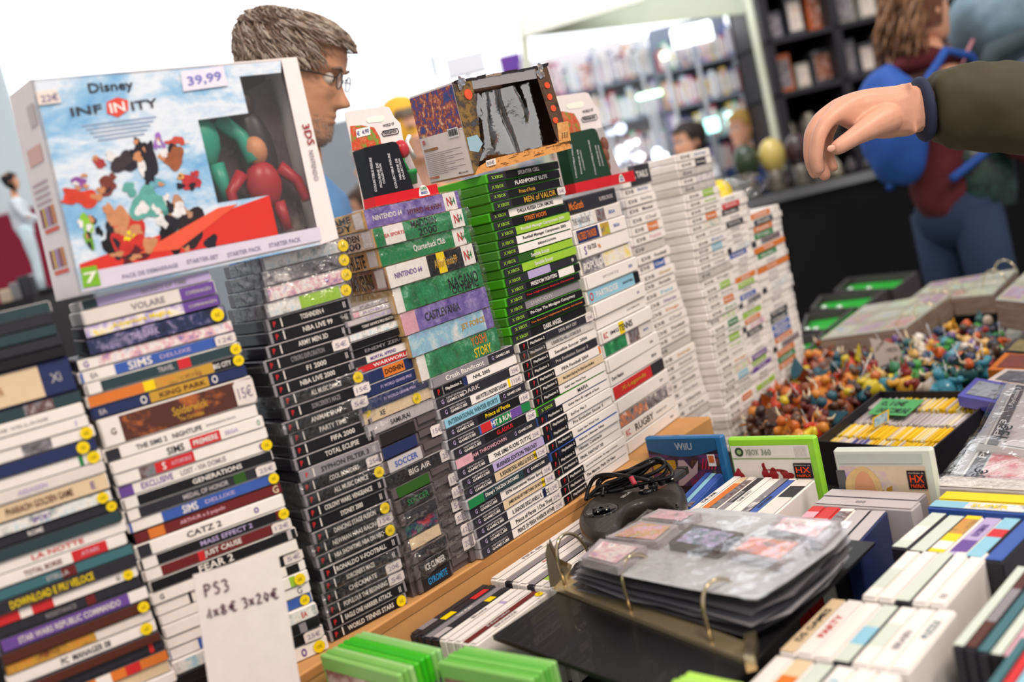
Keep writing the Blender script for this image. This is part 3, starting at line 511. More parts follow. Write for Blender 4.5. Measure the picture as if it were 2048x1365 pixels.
for (x,y,rx,ry,c) in ((640,980,110,90,'c8302a'),(600,900,55,70,'c98a62'),(650,985,30,24,'yel'),(860,990,60,90,'blk'),(560,1030,40,70,'blk'),(740,830,90,90,'5fa8a0'),(840,900,60,80,'4a8f88'),(960,950,90,110,'2a2026'),(900,840,50,50,'b88a70'),(430,800,80,45,'d0402c'),(400,720,40,28,'8a4a9c'),(630,620,70,60,'3a3038'),(750,640,50,110,'24202c'),(715,540,30,36,'201c24'),(500,620,30,30,'a8383c'),(540,740,50,50,'7a3a34'),(880,600,60,60,'9a5a3a'),(890,510,45,24,'c04a3c'),(800,510,25,40,'9a6ac0'),(960,720,50,50,'b8343a'),(915,690,20,20,'e0b060'),(440,930,35,50,'8cc63a'),(450,1010,26,46,'6aa030'),(680,1080,80,40,'5a1a20'),(790,720,40,30,'6aa8b8')):
    a = fc.L(q1(x,y)); k = fc.W/ (518*2.527); yy = -.0007-r.random()*.0002; blob(mb,a,rx*k*.8,ry*k*.85,yy,M(c,.4,var=.35,scale=120),seed=int(x+y),amp=.3)
    for q in range(4): blob(mb,(a[0]+r.uniform(-1,1)*rx*k,a[1]+r.uniform(-1,1)*ry*k),rx*k*.34,ry*k*.34,yy-.00003*(q+1),M(r.choice([c,c,'24202c','c98a62','e8e4f0',c]),.4,var=.35,scale=120),seed=int(x+y+q),amp=.35)
mb.build('printed_picture', pr)['kind'] = 'stuff'
mb = MB(); ptext(mb,fc,'Disney',q1(455,285),q1(680,262),26,-.0009,M('dk')); mb.build('title_lettering', pr)
for s_,a,b,c in (('INF',(362,388),(520,368),'3a3540'),('IN',(560,372),(636,360),'f4eeee'),('ITY',(668,358),(800,338),'3a3540')):
    mb = MB()
    if s_ == 'IN': mb.add([fc.V(q1(*p),-.0008) for p in ((538,315),(592,290),(645,305),(648,355),(596,392),(540,372))],[(0,1,2,3,4,5)],M('dc4a3c',.4))
    ptext(mb,fc,s_,q1(*a),q1(*b),18 if s_!='IN' else 20,-.0012,M(c)); mb.build('title_lettering', pr)
mb = MB()
for i in range(5): a = q1(415+20*i,440+20*i*.9); b = q1(790-15*i,392+24*i*.9); u_, w_ = fc.L(a), fc.L(b); mb.add([(u_[0],-.0006,u_[1]),(w_[0],-.0006,w_[1]),(w_[0],-.0006,w_[1]+.0016),(u_[0],-.0006,u_[1]+.0016)],[(0,1,2,3)],M('8fa0c0'))
mb.build('small_print', pr)['kind'] = 'stuff'
for s_,a,b in (('PACK DE DEMARRAGE',(620,1210),(900,1148)),('STARTER-SET',(945,1135),(1105,1105)),('STARTER PACK',(1150,1100),(1320,1062)),('STARTER PACK',(1360,1052),(1520,1018))):
    mb = MB(); ptext(mb,fc,s_,q1(*a),q1(*b),9,-.0016,M('8a84a0')); mb.build('pack_lettering', pr)
for (x0_,y0_,x1_,y1_,h_,s_,c,tc,nm) in ((925,262,1150,232,100,'39,99','e6e2f4','7c7cc8','price_tag'),(195,332,310,318,68,'22€','e8dcd8','8a84a0','price_tag'),(420,1255,510,1240,100,'7','7cb82a','f0f0e0','age_mark')):
    mb = MB(); a, b = fc.L(q1(x0_,y0_)), fc.L(q1(x1_,y1_)); c_, d2 = fc.L(q1(x1_-25,y1_-h_)), fc.L(q1(x0_-15,y0_-h_))
    mb.add([(a[0],-.002,a[1]),(b[0],-.002,b[1]),(c_[0],-.002,c_[1]),(d2[0],-.002,d2[1])],[(0,1,2,3)],M(c,.5)); t_ = mb.build(nm, root)
    mb = MB(); w = (x1_-x0_); ptext(mb,fc,s_,q1(x0_+w*.12,y0_-h_*.2),q1(x1_-w*.12,y1_-h_*.2),h_/2.527*.55,-.0026,M(tc)); mb.build('price_lettering' if nm=='price_tag' else 'age_lettering', t_)
mb = MB(); pts = [fc.V(w,.001) for w in win]; mb.add(pts,[tuple(range(len(pts)))],WRAP(.12,.25,14)); mb.build('clear_window', root)
def loc3(px, y): q = fc.L(px); return (q[0], y, q[1])
ins = MB(); pts = [fc.V(w,.045) for w in (q1(990,380),q1(1430,150),q1(1630,950),q1(1090,1010))]; ins.add(pts,[(0,1,2,3)],ART(['3a2430','5a4a50','4a2c34','8a8078'],12,seed=71)); ins.build('inner_tray', root)
a = loc3(q1(1110,830),.025); f1_ = toyman(root,a,.150,'2f9a84','2f9a84'); f1_.name = 'teal_figurine'
a = loc3(q1(1425,975),.018); f2_ = toyman(root,a,.118,'a81e2a','c98a62'); f2_.name = 'red_figurine'
a = loc3(q1(1345,560),.03); mb = MB(); mb.ell((a[0],a[1],a[2]),(.024,.012,.055),M('2a2228')); mb.ell((a[0]-.006,a[1],a[2]+.062),(.018,.012,.02),M('3a2a26')); mb.build('dark_figurine', root)
# left side printing on the carton: two stacked lists and a title
sf = Matrix.Translation(TL) 
def sidept(u, v):   # u 0..1 to the back, v 0..1 down
    return TL.lerp(BL,v) + e*u - Vector((.0008,.0,0))
mb = MB()
def sp4(u0,v0,u1,v1,m): mb.add([sidept(u0,v0),sidept(u0,v1),sidept(u1,v1),sidept(u1,v0)],[(0,1,2,3)],m)
sp4(.05,.1,.35,.2,M('c8bcc0')); sp4(.15,.28,.75,.36,M('e0b0ac'))
for k in range(4): sp4(.2,.44+k*.03,.85,.452+k*.03,M('c0a8b8'))
for vv in (.56,.76):
    for k,c in enumerate(('e0862c','9a4a5a','b08ac8','d8b040','8a3a44')): sp4(.18+k*.13,vv,.27+k*.13,vv+.09,M(c))
    sp4(.15,vv+.1,.75,vv+.12,M('e05a4c'))
mb.build('side_print', root)['kind'] = 'stuff'
# ---------------------------------------------------------------- carded figures
def blister(q, depthface, lab, tower=False, rev=False):
    P, d = depthface; f = Face(P, d, q(235,1090), q(668,1005)); root = empty('carded_figure'); root.matrix_world = f.T; tag(root, lab, 'toy figure', 'carded collectible figures')
    mb = MB(); out = [(235,1090),(160,700),(100,430),(115,418),(380,385),(405,392),(420,420),(440,460),(480,500),(500,610),(668,1005)]
    pts = [f.L(q(*p)) for p in out]; mb.prism([pts[i] for i in range(len(pts))][::-1], 0, .0012, M('ece4e6',.4)); bk = mb.build('backing_card', root)
    def poly(px, m, y, nm, par=root):
        b = MB(); b.add([f.V(q(*p),y) for p in px],[tuple(range(len(px)))],m); return b.build(nm, par)
    poly([(245,485),(248,465),(345,445),(368,452),(368,475),(355,490),(262,500)][::-1], M('fbf8ee',.5), -.0006, 'hang_slot', bk)
    poly([(135,520),(215,515),(300,530),(340,600),(350,650),(150,690)], ART(['8a4a2c','c98a5a','d8342c','5aa040','c8a040'],70,seed=80), -.0006, 'printed_picture', bk)
    b = MB(); ptext(b,f,'WORLD OF',q(362,530),q(438,512),6,-.0008,M('ink')); b.build('world_lettering', bk)
    b = MB(); b.tube([f.V(q(*p),-.001) for p in ((358,556),(455,536),(467,560),(458,572),(362,590),(350,574))],.0006,M('ink'),5,closed=True); b.build('logo_ring', bk)
    b = MB(); ptext(b,f,'Nintendo',q(366,582),q(454,563),8,-.0009,M('ink')); b.build('logo_lettering', bk)
    if not rev:
        t = poly([(172,545),(268,522),(272,580),(178,602)], M('f4eef0',.5), -.0014, 'price_tag', root); b = MB(); ptext(b,f,'€  4.90',q(182,590),q(262,565),9,-.002,M('5a5890')); b.build('price_lettering', t)
    # black front sleeve
    d0 = -.022; e_ = f.V
    b = MB(); px = [(150,700),(165,690),(350,650),(375,652),(395,680),(400,700),(500,975),(228,1030)]; pl_ = [f.L(q(*p)) for p in px]
    b.prism(pl_[::-1], d0, -.001, M('14161f',.35,coat=.3) if not rev else M('1d3d2c',.35)); sl = b.build('sleeve', root)
    for s_,a,c,h in (('COLLECTIBLE FIGURE',(245,990),(205,760),6.5),('FIGURINE DE',(282,960),(250,795),6.5),('COLLECTION',(302,935),(270,800),6),('COLLECTIBLE FIGURE',(385,965),(330,730),6.5),('FIGURINE DE',(415,905),(380,765),6.5),('COLLECTION',(438,905),(400,765),6)):
        b = MB(); p, w = Vector(f.L(q(*a))), Vector(f.L(q(*c))); dr = w-p; nr = Vector((-dr.y,dr.x)).normalized()*h*.0006*1.1; v, ff, ar = textgeo(s_)
        b.add([(p.x+dr.x*t[0]-nr.x*-1*t[1]*1.0, d0-.0006, p.y+dr.y*t[0]+nr.y*t[1]) for t in v], ff, M('dcdce6')); b.build('figure_lettering', sl)
    # red foot
    b = MB(); pl_ = [f.L(q(*p)) for p in ((225,1025),(650,935),(668,1005),(235,1092))]; b.prism(pl_[::-1], d0-.001, -.0008, M('cf1f2c',.35)); rf = b.build('red_base', root)
    b = MB(); c0 = Vector(f.L(q(568,1015))); rr = .011; b.add([(c0.x+rr*math.cos(math.pi*i/14), d0-.0016, c0.y+rr*1.35*math.sin(math.pi*i/14)) for i in range(15)],[tuple(range(15))],M('f0eaea')); lb = b.build('logo_badge', rf)
    for s_,z_,c in (('SUPER',.0075,'2f8a4a'),('MARIO',.002,'3b5db0')):
        b = MB(); b.text(s_, c0.x-.0065, c0.x+.0065, c0.y+z_, c0.y+z_+.0045, d0-.0022, M(c), keep=False); b.build('badge_lettering', lb)
    # clear bubble and the toy in it
    b = MB(); pl_ = [f.L(q(*p)) for p in ((400,650),(570,600),(590,615),(665,945),(500,975))]; b.prism(pl_[::-1], d0, -.001, WRAP(.10,.1,20)); b.build('clear_bubble', root)
    c0 = Vector(f.L(q(520,940))); b = MB()
    if not rev:
        b.lathe([(.006,0),(.0085,.0),(.0105,.014),(.012,.015),(.012,.02),(.009,.02)], M('1f8a44',.35), 14, Matrix.Translation((c0.x,-.012,c0.y+.002))); pot = b.build('green_pot', root)
        b = MB(); b.tube([(c0.x,-.012,c0.y+.02),(c0.x-.006,-.012,c0.y+.034),(c0.x-.004,-.012,c0.y+.045)],.0028,M('2fa050',.4),8); b.build('stem', root)
        b = MB(); b.ell((c0.x-.003,-.012,c0.y+.052),(.0125,.010,.013),M('cf2a36',.3)); b.build('red_bloom', root)
        b = MB(); b.tube([(c0.x+.016,-.014,c0.y+.068),(c0.x+.002,-.02,c0.y+.06),(c0.x+.006,-.02,c0.y+.047),(c0.x+.016,-.014,c0.y+.038)],[.0035,.003,.003,.0035],M('f0eaea',.35),8); b.build('white_lip', root)
    else:
        for k in range(3): b.ell((c0.x-.012+.006*k,-.012,c0.y+.012+.02*k),(.012-.002*k,.008,.014),M('8a4a2c',.5))
        b.build('brown_figure', root)
    return root
q2 = crp(660,100,3.413); s5 = STK['s5']; s6 = STK['s6']
P5 = onp(760,420,s5['P0']+s5['n']*.035,s5['n'])
blister(q2, (P5, s5['d']), 'carded figure with black sleeve and 4.90 price tag on the wrapped boxes')
def q3(x,y):  # the second card sits behind the window box, mirrored in position
    a = q2(x,y); return (a[0]+ (1129-728) + (a[0]-728)*-.05, a[1]-28-(a[1]-412)*.0)
s7 = STK['s7']; blister(q3, (onp(1180,385,s7['P0']+s7['n']*.03,s7['n']), s7['d']), 'carded figure with green sleeve half hidden behind the window box', rev=True)
# ---------------------------------------------------------------- window box on the green-sided cases
an = math.radians(55); d_ = Vector((math.sin(an),math.cos(an),0)); Pk = onp(949,350,s6['P0']+s6['n']*.012,s6['n'])
f = Face(Pk, d_, q2(985,855), q2(1645,672)); root = empty('window_box'); root.matrix_world = f.T; tag(root,'worn collector box with torn top and empty plastic window on the green cases','toy box')
n2 = Vector((-f.n.y,f.n.x,0)); 
sTL, sBL = f.I @ onp(*q2(530,302),f.P,n2), f.I @ onp(*q2(705,938),f.P,n2)
TL,TR,BR,BL = [Vector(f.V(q2(*p))) for p in ((830,222),(1475,98),(1645,672),(985,855))]
eL = ((sTL-TL)+(sBL-BL))/2; k_ = .085/abs(eL.y) if 0 else 1
mb = MB(); BKM = M('2a1c18',.6)
w_ = .003
hull(mb,[TL,TL+Vector((w_,0,0)),BL+Vector((w_,0,0)),BL],eL,M('e8ddda',.4)); hull(mb,[TR-Vector((w_,0,0)),TR,BR,BR-Vector((w_,0,0))],eL,BKM)
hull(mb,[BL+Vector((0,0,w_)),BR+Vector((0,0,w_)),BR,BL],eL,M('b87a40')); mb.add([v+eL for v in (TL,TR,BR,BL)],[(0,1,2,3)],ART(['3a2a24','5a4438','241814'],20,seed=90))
hull(mb,[TL,TR,TR-Vector((0,0,w_)),TL-Vector((0,0,w_))],eL*.9,M('1a1418',.5)); mb.build('carton', root)
def fp(px, m, y, nm, par=root):
    b = MB(); b.add([f.V(q2(*p),y) for p in px],[tuple(range(len(px)))],m); return b.build(nm, par)
BRK = M('d08a46',.5)
bt = fp([(985,855),(1645,672),(1630,620),(1575,600),(1540,640),(1100,745),(1010,800)], ART(['c98a4a','dc9c58','a86a34'],60,seed=91), -.0008, 'brick_print')
mb = MB(); rb = random.Random(3)
for k in range(34):
    t_ = rb.random(); z_ = rb.random(); a = (1000+620*t_, 838-175*t_-60*z_); b_ = (a[0]+40, a[1]-11) if k%3 else (a[0]+3, a[1]-16)
    u_, v_ = f.L(q2(*a)), f.L(q2(*b_)); mb.tube([(u_[0],-.0014,u_[1]),(v_[0],-.0014,v_[1])],.0003,M('6a3c1c'),4)
mb.build('brick_joints', bt)['kind'] = 'stuff'
fp([(830,222),(960,195),(985,300),(1020,560),(1035,700),(1010,800),(985,855)], ART(['2a2420','8a6a34','38302c','4a5a6a'],45,seed=92), -.0008, 'left_print')
fp([(930,600),(1000,580),(1040,640),(1010,700),(950,690)], M('8fb0c0',.5), -.0014, 'pale_picture')
fp([(1395,115),(1475,98),(1600,510),(1640,640),(1560,640),(1530,560),(1420,220)], ART(['3a2a22','5a4232','241a16'],40,seed=93), -.0008, 'right_print')
fp([(960,195),(1395,115),(1410,195),(975,270)], M('8e8c92',.45), -.0010, 'grey_flap')
for (x,y) in ((1478,243),(1495,322),(1520,400),(1535,482)):
    b = MB(); c0 = f.L(q2(x,y)); b.prism([(c0[0]+.0052*math.cos(i*math.pi/8),c0[1]+.005*math.sin(i*math.pi/8)) for i in range(16)],-.0022,-.0009,M('d8502c',.45,var=.3,scale=200)); b.build('lantern_print', root)
b = MB(); c0 = f.L(q2(940,305)); b.prism([(c0[0]+.007*math.cos(i*math.pi/8),c0[1]+.008*math.sin(i*math.pi/8)) for i in range(16)],-.0022,-.0009,M('d8502c',.45,var=.3,scale=200)); b.build('lantern_print', root)
fp([(1545,500),(1620,488),(1640,620),(1560,638)], ART(['e0b478','c98a4a','e8c890'],30,seed=94), -.0016, 'sign_print')
for i,t in enumerate(('HYPER','BOX','SET')):
    b = MB(); ptext(b,f,'|-|-|',q2(1580,585+i*14-6),q2(1616,578+i*14-6),4,-.0022,M('ink')); b.build('sign_marks', root)
mb = MB(); rg = random.Random(9)                        # torn paper along the top edge
for k in range(12):
    t_ = k/12; a = (840+640*t_, 215-118*t_); pts_ = [f.V(q2(a[0]+rg.uniform(-8,8),a[1]+rg.uniform(-6,8)),-.0020), f.V(q2(a[0]+60,a[1]-12+rg.uniform(-8,4)),-.0020), f.V(q2(a[0]+58,a[1]+rg.uniform(2,10)),-.002), f.V(q2(a[0]+5,a[1]+14),-.002)]
    mb.add(pts_,[(0,1,2,3)],M(rg.choice(['1a1418','241a1c','8a7a6a','1a1418']),.5))
for (x,y,s_) in ((890,225,40),(1430,150,45)):
    c0 = f.L(q2(x,y)); blob(mb,c0,s_*.00018,s_*.00022,-.0024,ART(['d8c8a8','8a9ab0','5a4a44','e8e0d8'],120,seed=95),seed=x,amp=.4)
mb.build('torn_edge', root)
# crinkled clear sheet hanging in the window
mb = MB(); v = []; fa = []; NX, NZ = 26, 12; rs = random.Random(12)
c00, c10, c11, c01 = [Vector(f.L(q2(*p))) for p in ((990,290),(1400,205),(1540,640),(1060,745))]
for j in range(NZ+1):
    for i in range(NX+1):
        u, t = i/NX, j/NZ; p = c00.lerp(c10,u).lerp(c01.lerp(c11,u),t); k = u*14+1.5*math.sin(t*2.2+u*4); y_ = .018+.007*math.sin(k)*(.3+t)+.003*math.sin(k*2.3+t*5)+rs.uniform(-.0006,.0006); v.append((p.x,y_,p.y))
for j in range(NZ):
    for i in range(NX): fa.append((j*(NX+1)+i,(j+1)*(NX+1)+i,(j+1)*(NX+1)+i+1,j*(NX+1)+i+1))
mb.add(v,fa,WRAP(1.1,.2,60),smooth=True); mb.build('crinkled_sheet', root)
# printed left side
def sp(u, t): return BL.lerp(TL,t) + eL*(1-u) - Vector((.0012,.0002,0))
def sq(u0,t0,u1,t1,m,nm):
    b = MB(); b.add([sp(u0,t0),sp(u1,t0),sp(u1,t1),sp(u0,t1)],[(0,1,2,3)],m); return b.build(nm, root)
sq(0,.52,1,.98,ART(['1e2a5c','2f4a9a','8a2c34','d8804a','e8d0b0'],110,seed=96),'side_picture')
so = sq(.0,.02,1,.52,M('e6dad8',.45),'side_label')
def smark(u0,t0,u1,t1,m,nm,off=.0012):
    b = MB(); b.add([sp(u0,t0)-Vector((off,0,0)),sp(u1,t0)-Vector((off,0,0)),sp(u1,t1)-Vector((off,0,0)),sp(u0,t1)-Vector((off,0,0))],[(0,1,2,3)],m); return b.build(nm, so)
smark(.68,.44,.92,.54,M('f4f0ee'),'barcode_patch'); b = MB()
for k in range(11):
    u = .7+k*.019; b.add([sp(u,.46)-Vector((.002,0,0)),sp(u+.008+.004*(k%3),.46)-Vector((.002,0,0)),sp(u+.008+.004*(k%3),.53)-Vector((.002,0,0)),sp(u,.53)-Vector((.002,0,0))],[(0,1,2,3)],M('ink'))
b.build('barcode', so)['kind'] = 'stuff'
smark(.06,.44,.12,.49,M('c83a34'),'age_mark'); smark(.05,.36,.38,.39,M('9a6a30'),'gold_words'); smark(.03,.05,.25,.075,M('c0602c'),'orange_strip')
b = MB()
for k in range(12):
    t_ = .32-k*.021; b.add([sp(.05,t_)-Vector((.0015,0,0)),sp(.9-.2*((k*7)%3),t_)-Vector((.0015,0,0)),sp(.9-.2*((k*7)%3),t_+.006)-Vector((.0015,0,0)),sp(.05,t_+.006)-Vector((.0015,0,0))],[(0,1,2,3)],M('8a7c84'))
b.build('small_print', so)['kind'] = 'stuff'
b = MB(); v_, ff, ar = textgeo('Microsoft'); b.add([sp(.72+.2*t[0],.045+.022*t[1])-Vector((.002,0,0)) for t in v_], ff, M('ink')); b.build('maker_lettering', so)
pt_ = fp([(1058,758),(1125,740),(1130,782),(1064,800)], M('e4d8d0',.5), -.002, 'price_tag'); b = MB(); ptext(b,f,'55€',q2(1068,790),q2(1118,775),7,-.0026,M('8a8490')); b.build('price_lettering', pt_)
# ---------------------------------------------------------------- plastic bottle lying on a low stack
s10 = STK['s10']; a, b_ = onp(1428,389,s10['P0']+s10['n']*.05,s10['n']), onp(1512,366,s10['P0']+s10['n']*.05,s10['n'])
dr = (b_-a).normalized(); Tb = Matrix((dr.orthogonal().normalized(), dr.cross(dr.orthogonal().normalized()), dr)).transposed().to_4x4(); Tb.translation = a - dr*.10
mb = MB(); L_ = (b_-a).length+.10; rb_ = .031
mb.lathe([(.001,0),(.024,0),(rb_,.008),(rb_,.05),(rb_*.94,.055),(rb_,.06),(rb_,L_-.02),(rb_*.8,L_-.006),(.012,L_)], WRAP(.45,.25,30), 20); bo = mb.build('plastic_bottle', mat=Tb); tag(bo,'clear plastic bottle with yellow label lying on a white stack','bottle')
mb = MB(); mb.lathe([(rb_+.0004,.07),(rb_+.0004,.135)], ART(['yel','yel','wht'],30,seed=97), 20); mb.bm.faces.ensure_lookup_table(); mb.build('bottle_label', bo)
# ---------------------------------------------------------------- hand-written price card
P = onp(400,1300,s2['P0']-s2['n']*.075,s2['n']); f = Face(P, s2['d'], (392,1200), (566,1148))
mb = MB(); q_ = [f.L(p) for p in ((386,1151),(556,1105),(608,1420),(414,1440))]; lo = (f.P.z-TZ)
q_[2] = (q_[2][0], -lo/f.T[2][2]+.002); q_[3] = (q_[3][0], -lo/f.T[2][2]+.002)
mb.prism(q_[::-1], 0, .0015, M('efe6e6',.6)); pc = mb.build('price_card', mat=f.T); tag(pc,'white hand-written price card standing before the second stack','sign')
INK = M('5a3040',.6)
def hand(strokes, px0, s, nm):     # strokes drawn as pen lines; unit space mapped on the card
    b = MB()
    for st in strokes:
        pts_ = []
        for (x,y) in st:
            X = px0[0]+x*s*.98+y*s*(-.24); Y = px0[1]-x*s*.27-y*s*.97; pts_.append(f.V((X,Y),-.0006))
        b.tube(pts_,.0010,INK,5)
    b.build(nm, pc)
P_ = [[(0,0),(.05,1)],[(.05,1),(.4,.95),(.5,.75),(.35,.55),(.03,.5)]]
S_ = [[(.5,.9),(.25,1),(.1,.8),(.3,.55),(.5,.35),(.35,.05),(.05,.1)]]
T3 = [[(.05,.9),(.35,1),(.5,.8),(.3,.55),(.5,.4),(.45,.1),(.1,0)]]
ONE = [[(0,.1),(.35,1),(.35,0)]]; X_ = [[(0,.1),(.4,.7)],[(0,.7),(.4,.1)]]; E8 = [[(.25,.5),(.05,.75),(.25,1),(.45,.75),(.25,.5),(.0,.2),(.25,0),(.5,.2),(.25,.5)]]
EU = [[(.6,.9),(.35,1),(.1,.6),(.1,.35),(.35,0),(.6,.1)],[(-.1,.62),(.45,.62)],[(-.1,.4),(.42,.4)]]; TW = [[(.05,.8),(.3,1),(.45,.75),(0,0),(.5,.05)]]; OO = [[(.25,0),(.02,.4),(.2,.9),(.45,.6),(.25,0)]]
x = 0
for g in (P_,S_,T3): hand(g,(412+x,1194-x*.27),24,'pen_letter'); x += 17
x = 0
for g,w in ((ONE,14),(X_,14),(E8,18),(EU,24),(T3,15),(X_,14),(TW,15),(OO,15),(EU,10)): hand(g,(416+x,1238-x*.30),20,'pen_letter'); x += w
# ---------------------------------------------------------------- cases standing spine-up in rows
ZT = TZ+.136
def row(a, b, c, d, n, items, gname, z=ZT, h=None, name='game_case', cat='game case', gap=.0006, look=None):
    A, B, C, D = [onz(*p,z) for p in (a,b,c,d)]; xd = ((B-A)+(C-D)).normalized(); zl = xd.cross(Vector((0,0,-1))).normalized(); outs = []
    flip = (D-A).dot(zl) < 0; r = random.Random(n*31+int(a[0])); tw = sum(it['w'] for it in items); acc = 0
    for i,it in enumerate(items):
        t0, t1 = acc/tw, (acc+it['w'])/tw; acc += it['w']; p = [A.lerp(D,t0),B.lerp(C,t0),A.lerp(D,t1),B.lerp(C,t1)]
        s = [(q-A).dot(xd) for q in p]; zz = [(q-A).dot(zl) for q in p]; x0 = (s[0]+s[2])/2; x1 = (s[1]+s[3])/2
        z0 = min((zz[0]+zz[1])/2,(zz[2]+zz[3])/2); z1 = max((zz[0]+zz[1])/2,(zz[2]+zz[3])/2); hh = z-TZ if h is None else h
        O = A + xd*(x0+x1)/2 + zl*z0 + Vector((0,0,r.uniform(-.002,.0)))
        T = Matrix((xd, Vector((0,0,-1)), zl)).transposed().to_4x4(); T.translation = O
        seg = max(it['segs'], key=lambda s_: (s_[1]-s_[0]) if isinstance(s_[2],str) else .01) if it['segs'] else None
        cnm = it['look'] or (CN.get(seg[2],'multicoloured') if seg and isinstance(seg[2],str) else 'multicoloured')+' case'
        lab = f"{cnm}, {ordn(i+1)} of {gname}"
        outs.append((make_case(it, T, x1-x0, (z1-z0)-gap, hh-.003, lab, gname, name, cat), x1-x0, (z1-z0)-gap, hh-.003))
    return outs
DR = lambda n, cols, seed: mixrow(n, random.Random(seed), cols)
row((817,1270),(966,1169),(1095,1185),(952,1290),9,[dv('dk',None,ext=[(.1,.3,'gry')]),dv('dk',None,ext=[(.3,.45,'yel'),(.7,.9,'red')]),dv('gry','Ice Age','wht',.4,.6),dv('dk',None,ext=[(.02,.2,'lgr'),(.7,.8,'yel')]),dv('wht','Buzz','gry',.4,.6),dv('wht',None,ext=[(.7,.75,'lil')]),dv('wht'),dv('dred','Naruto','lgr',.3,.6,body='wht'),dv('wht','BRONZE','gry',.3,.6,dot=.93)],'row of upright cases beside the black binder')
row((983,1158),(1160,1032),(1280,1060),(1108,1180),9,[dv('wht','FIFA 08','gry',.3,.5),dv('wht'),dv('gry',body='dk'),dv('wht','Sing','red',.3,.4),dv('wht','Wii','lgr',.2,.3),dv('gry'),dv('wht',None,ext=[(.1,.2,'lim')]),dv('wht','PES','red',.5,.6),dv('wht')],'row of upright cases under the gamepad')
GRN = lambda: I(1,'xgr',[],[],look='green case')
def grow(a,b,c,d,n,g,z,cols):
    return row(a,b,c,d,n,[I(1,cols[i%len(cols)],[],[],look='translucent green case') for i in range(n)],g,z=z,h=z-TZ)
g1_ = grow((638,1307),(793,1350),(885,1292),(727,1259),8,'nearest bundle of green cases',TZ+.185,['8cc86a','7cbc5a','9cd080','48c020','30b818','3cc018','86c868','9ad088'])
g2_ = grow((872,1323),(1062,1358),(1114,1318),(932,1287),6,'second bundle of green cases',TZ+.178,['86c868','6cc04c','7cc85c','62b846','78c45a','90cc74'])
for o_,L_,t_,h_ in (g1_[0],g2_[0]):
    mb = MB(); mb.add([(-L_*.46,.017,-.0006),(L_*.46,.017,-.0006),(L_*.46,h_-.01,-.0006),(-L_*.46,h_-.01,-.0006)],[(3,2,1,0)],ART(['c8a090','8a5a50','e0c8b8','5a4a48'],14,seed=301)); mb.build('cover_print', o_)
for grp_ in (g1_,g2_):
    for o_,L_,t_,h_ in grp_:
        mb = MB(); mb.add([(L_/2+.0006,.03,t_*.15),(L_/2+.0006,h_-.01,t_*.15),(L_/2+.0006,h_-.01,t_*.85),(L_/2+.0006,.03,t_*.85)],[(0,1,2,3)],ART(['dk','gry','blk'],60,seed=302)); mb.build('spine_print', o_)
grow((1325,1372),(1440,1400),(1492,1362),(1378,1338),4,'lime green cases at the bottom edge',TZ+.17,['b8e860','a8dc58','b0e468'])
row((1352,1008),(1410,945),(1446,947),(1378,1015),3,[dv('blu',None,ext=[(.02,.12,'wht')],body='blu'),dv('sky',body='blu'),dv('blu',None,ext=[(.0,.15,A7)],body='blu')],'blue row in front of the blue case')
row((1381,1022),(1464,953),(1634,960),(1536,1036),9,[dv('wht','THE ONE','dk',.2,.5),dv('crm',None,ext=[(.1,.8,'org')]),dv('wht',None,ext=[(.1,.9,A7)]),dv('dk','WARRIOR','lgr',.3,.6,ext=[(.01,.3,'gry')]),dv('wht','GAME PARTY','gry',.3,.6),dv('wht'),dv('gry',None,ext=[(.1,.5,A9)]),dv('wht','EXPLORER','dk',.2,.5,ext=[(.02,.95,'blu')]),dv('wh2',w=2.0,ext=[(.5,.8,'dk')])],'row in front of the lime-edged case')
row((1630,1008),(1826,1022),(1852,985),(1660,978),2,[dv('lgr',None,texts=[(.4,.5,'ooo','gry',.3)],body='lgr'),dv('lgr',body='gry')],'pair of clear boxes before the blonde-hair case')
row((1560,1070),(1625,1012),(1772,1022),(1716,1088),5,[dv('red',None,body='red',look='red case',ext=[(.6,.8,'pnk')]),dv('red',body='red',ext=[(.2,.6,'pnk')]),dv('wht',None,ext=[(.3,.9,A7)]),dv('lgr'),dv('lgr',body='nav')],'short row with two red cases')
BR_ = ['sky','wgr','lil','wht','lgr','teal','pnk','gld']
row((1775,1095),(1866,1027),(2080,1042),(2010,1125),6,[dv('wgr',None,ext=[(.2,.6,'wht')]),dv('wgr'),dv('yel',None,ext=[(.1,.3,'wht'),(.5,.9,A8)],body='wht'),dv('lil','RAYMAN','pur',.5,.8,ext=[(.1,.4,'pur')],body='wht'),dv('sky',None,ext=[(.5,.7,'red')]),dv('blu')],'bright row at the right edge')
row((1856,1013),(2075,1029),(2075,1011),(1868,999),1,[dv('sky','SUPER','yel',.4,.75,ext=[(.35,.9,A10)],body='blu',look='long blue box')],'near the right edge, yellow lettering')
row((1876,998),(2075,1010),(2075,990),(1893,981),1,[I(1,'yel',[(.0,1,'yel')],[],look='box with bright yellow top')],'behind the long blue box')
row((1866,976),(2075,985),(2075,962),(1880,950),1,[dv('wh2',body='lgr',wrap=1,look='film-wrapped pale box')],'behind the yellow box')
row((1718,1195),(1813,1104),(1980,1106),(1892,1213),5,[dv('wht',w=1,ext=[(.2,.6,'wgr')]),dv('wht'),dv('wgr'),dv('wht'),dv('wht','DS','gry',.1,.2,body='wht')],'middle row of small white cases',name='game_case')
row((1556,1303),(1660,1197),(1916,1224),(1815,1346),7,[dv('crm','DS GAMES','dk',.2,.8),dv('wht','PARTY','red',.3,.7),dv('wht'),dv('wgr',None,ext=[(.3,.6,'sky')]),dv('wht',None,ext=[(.3,.7,'wgr')]),dv('wht','BRAIN','gry',.3,.6),dv('wht','PUZZLE','teal',.5,.8)],'nearest full row of small white cases')
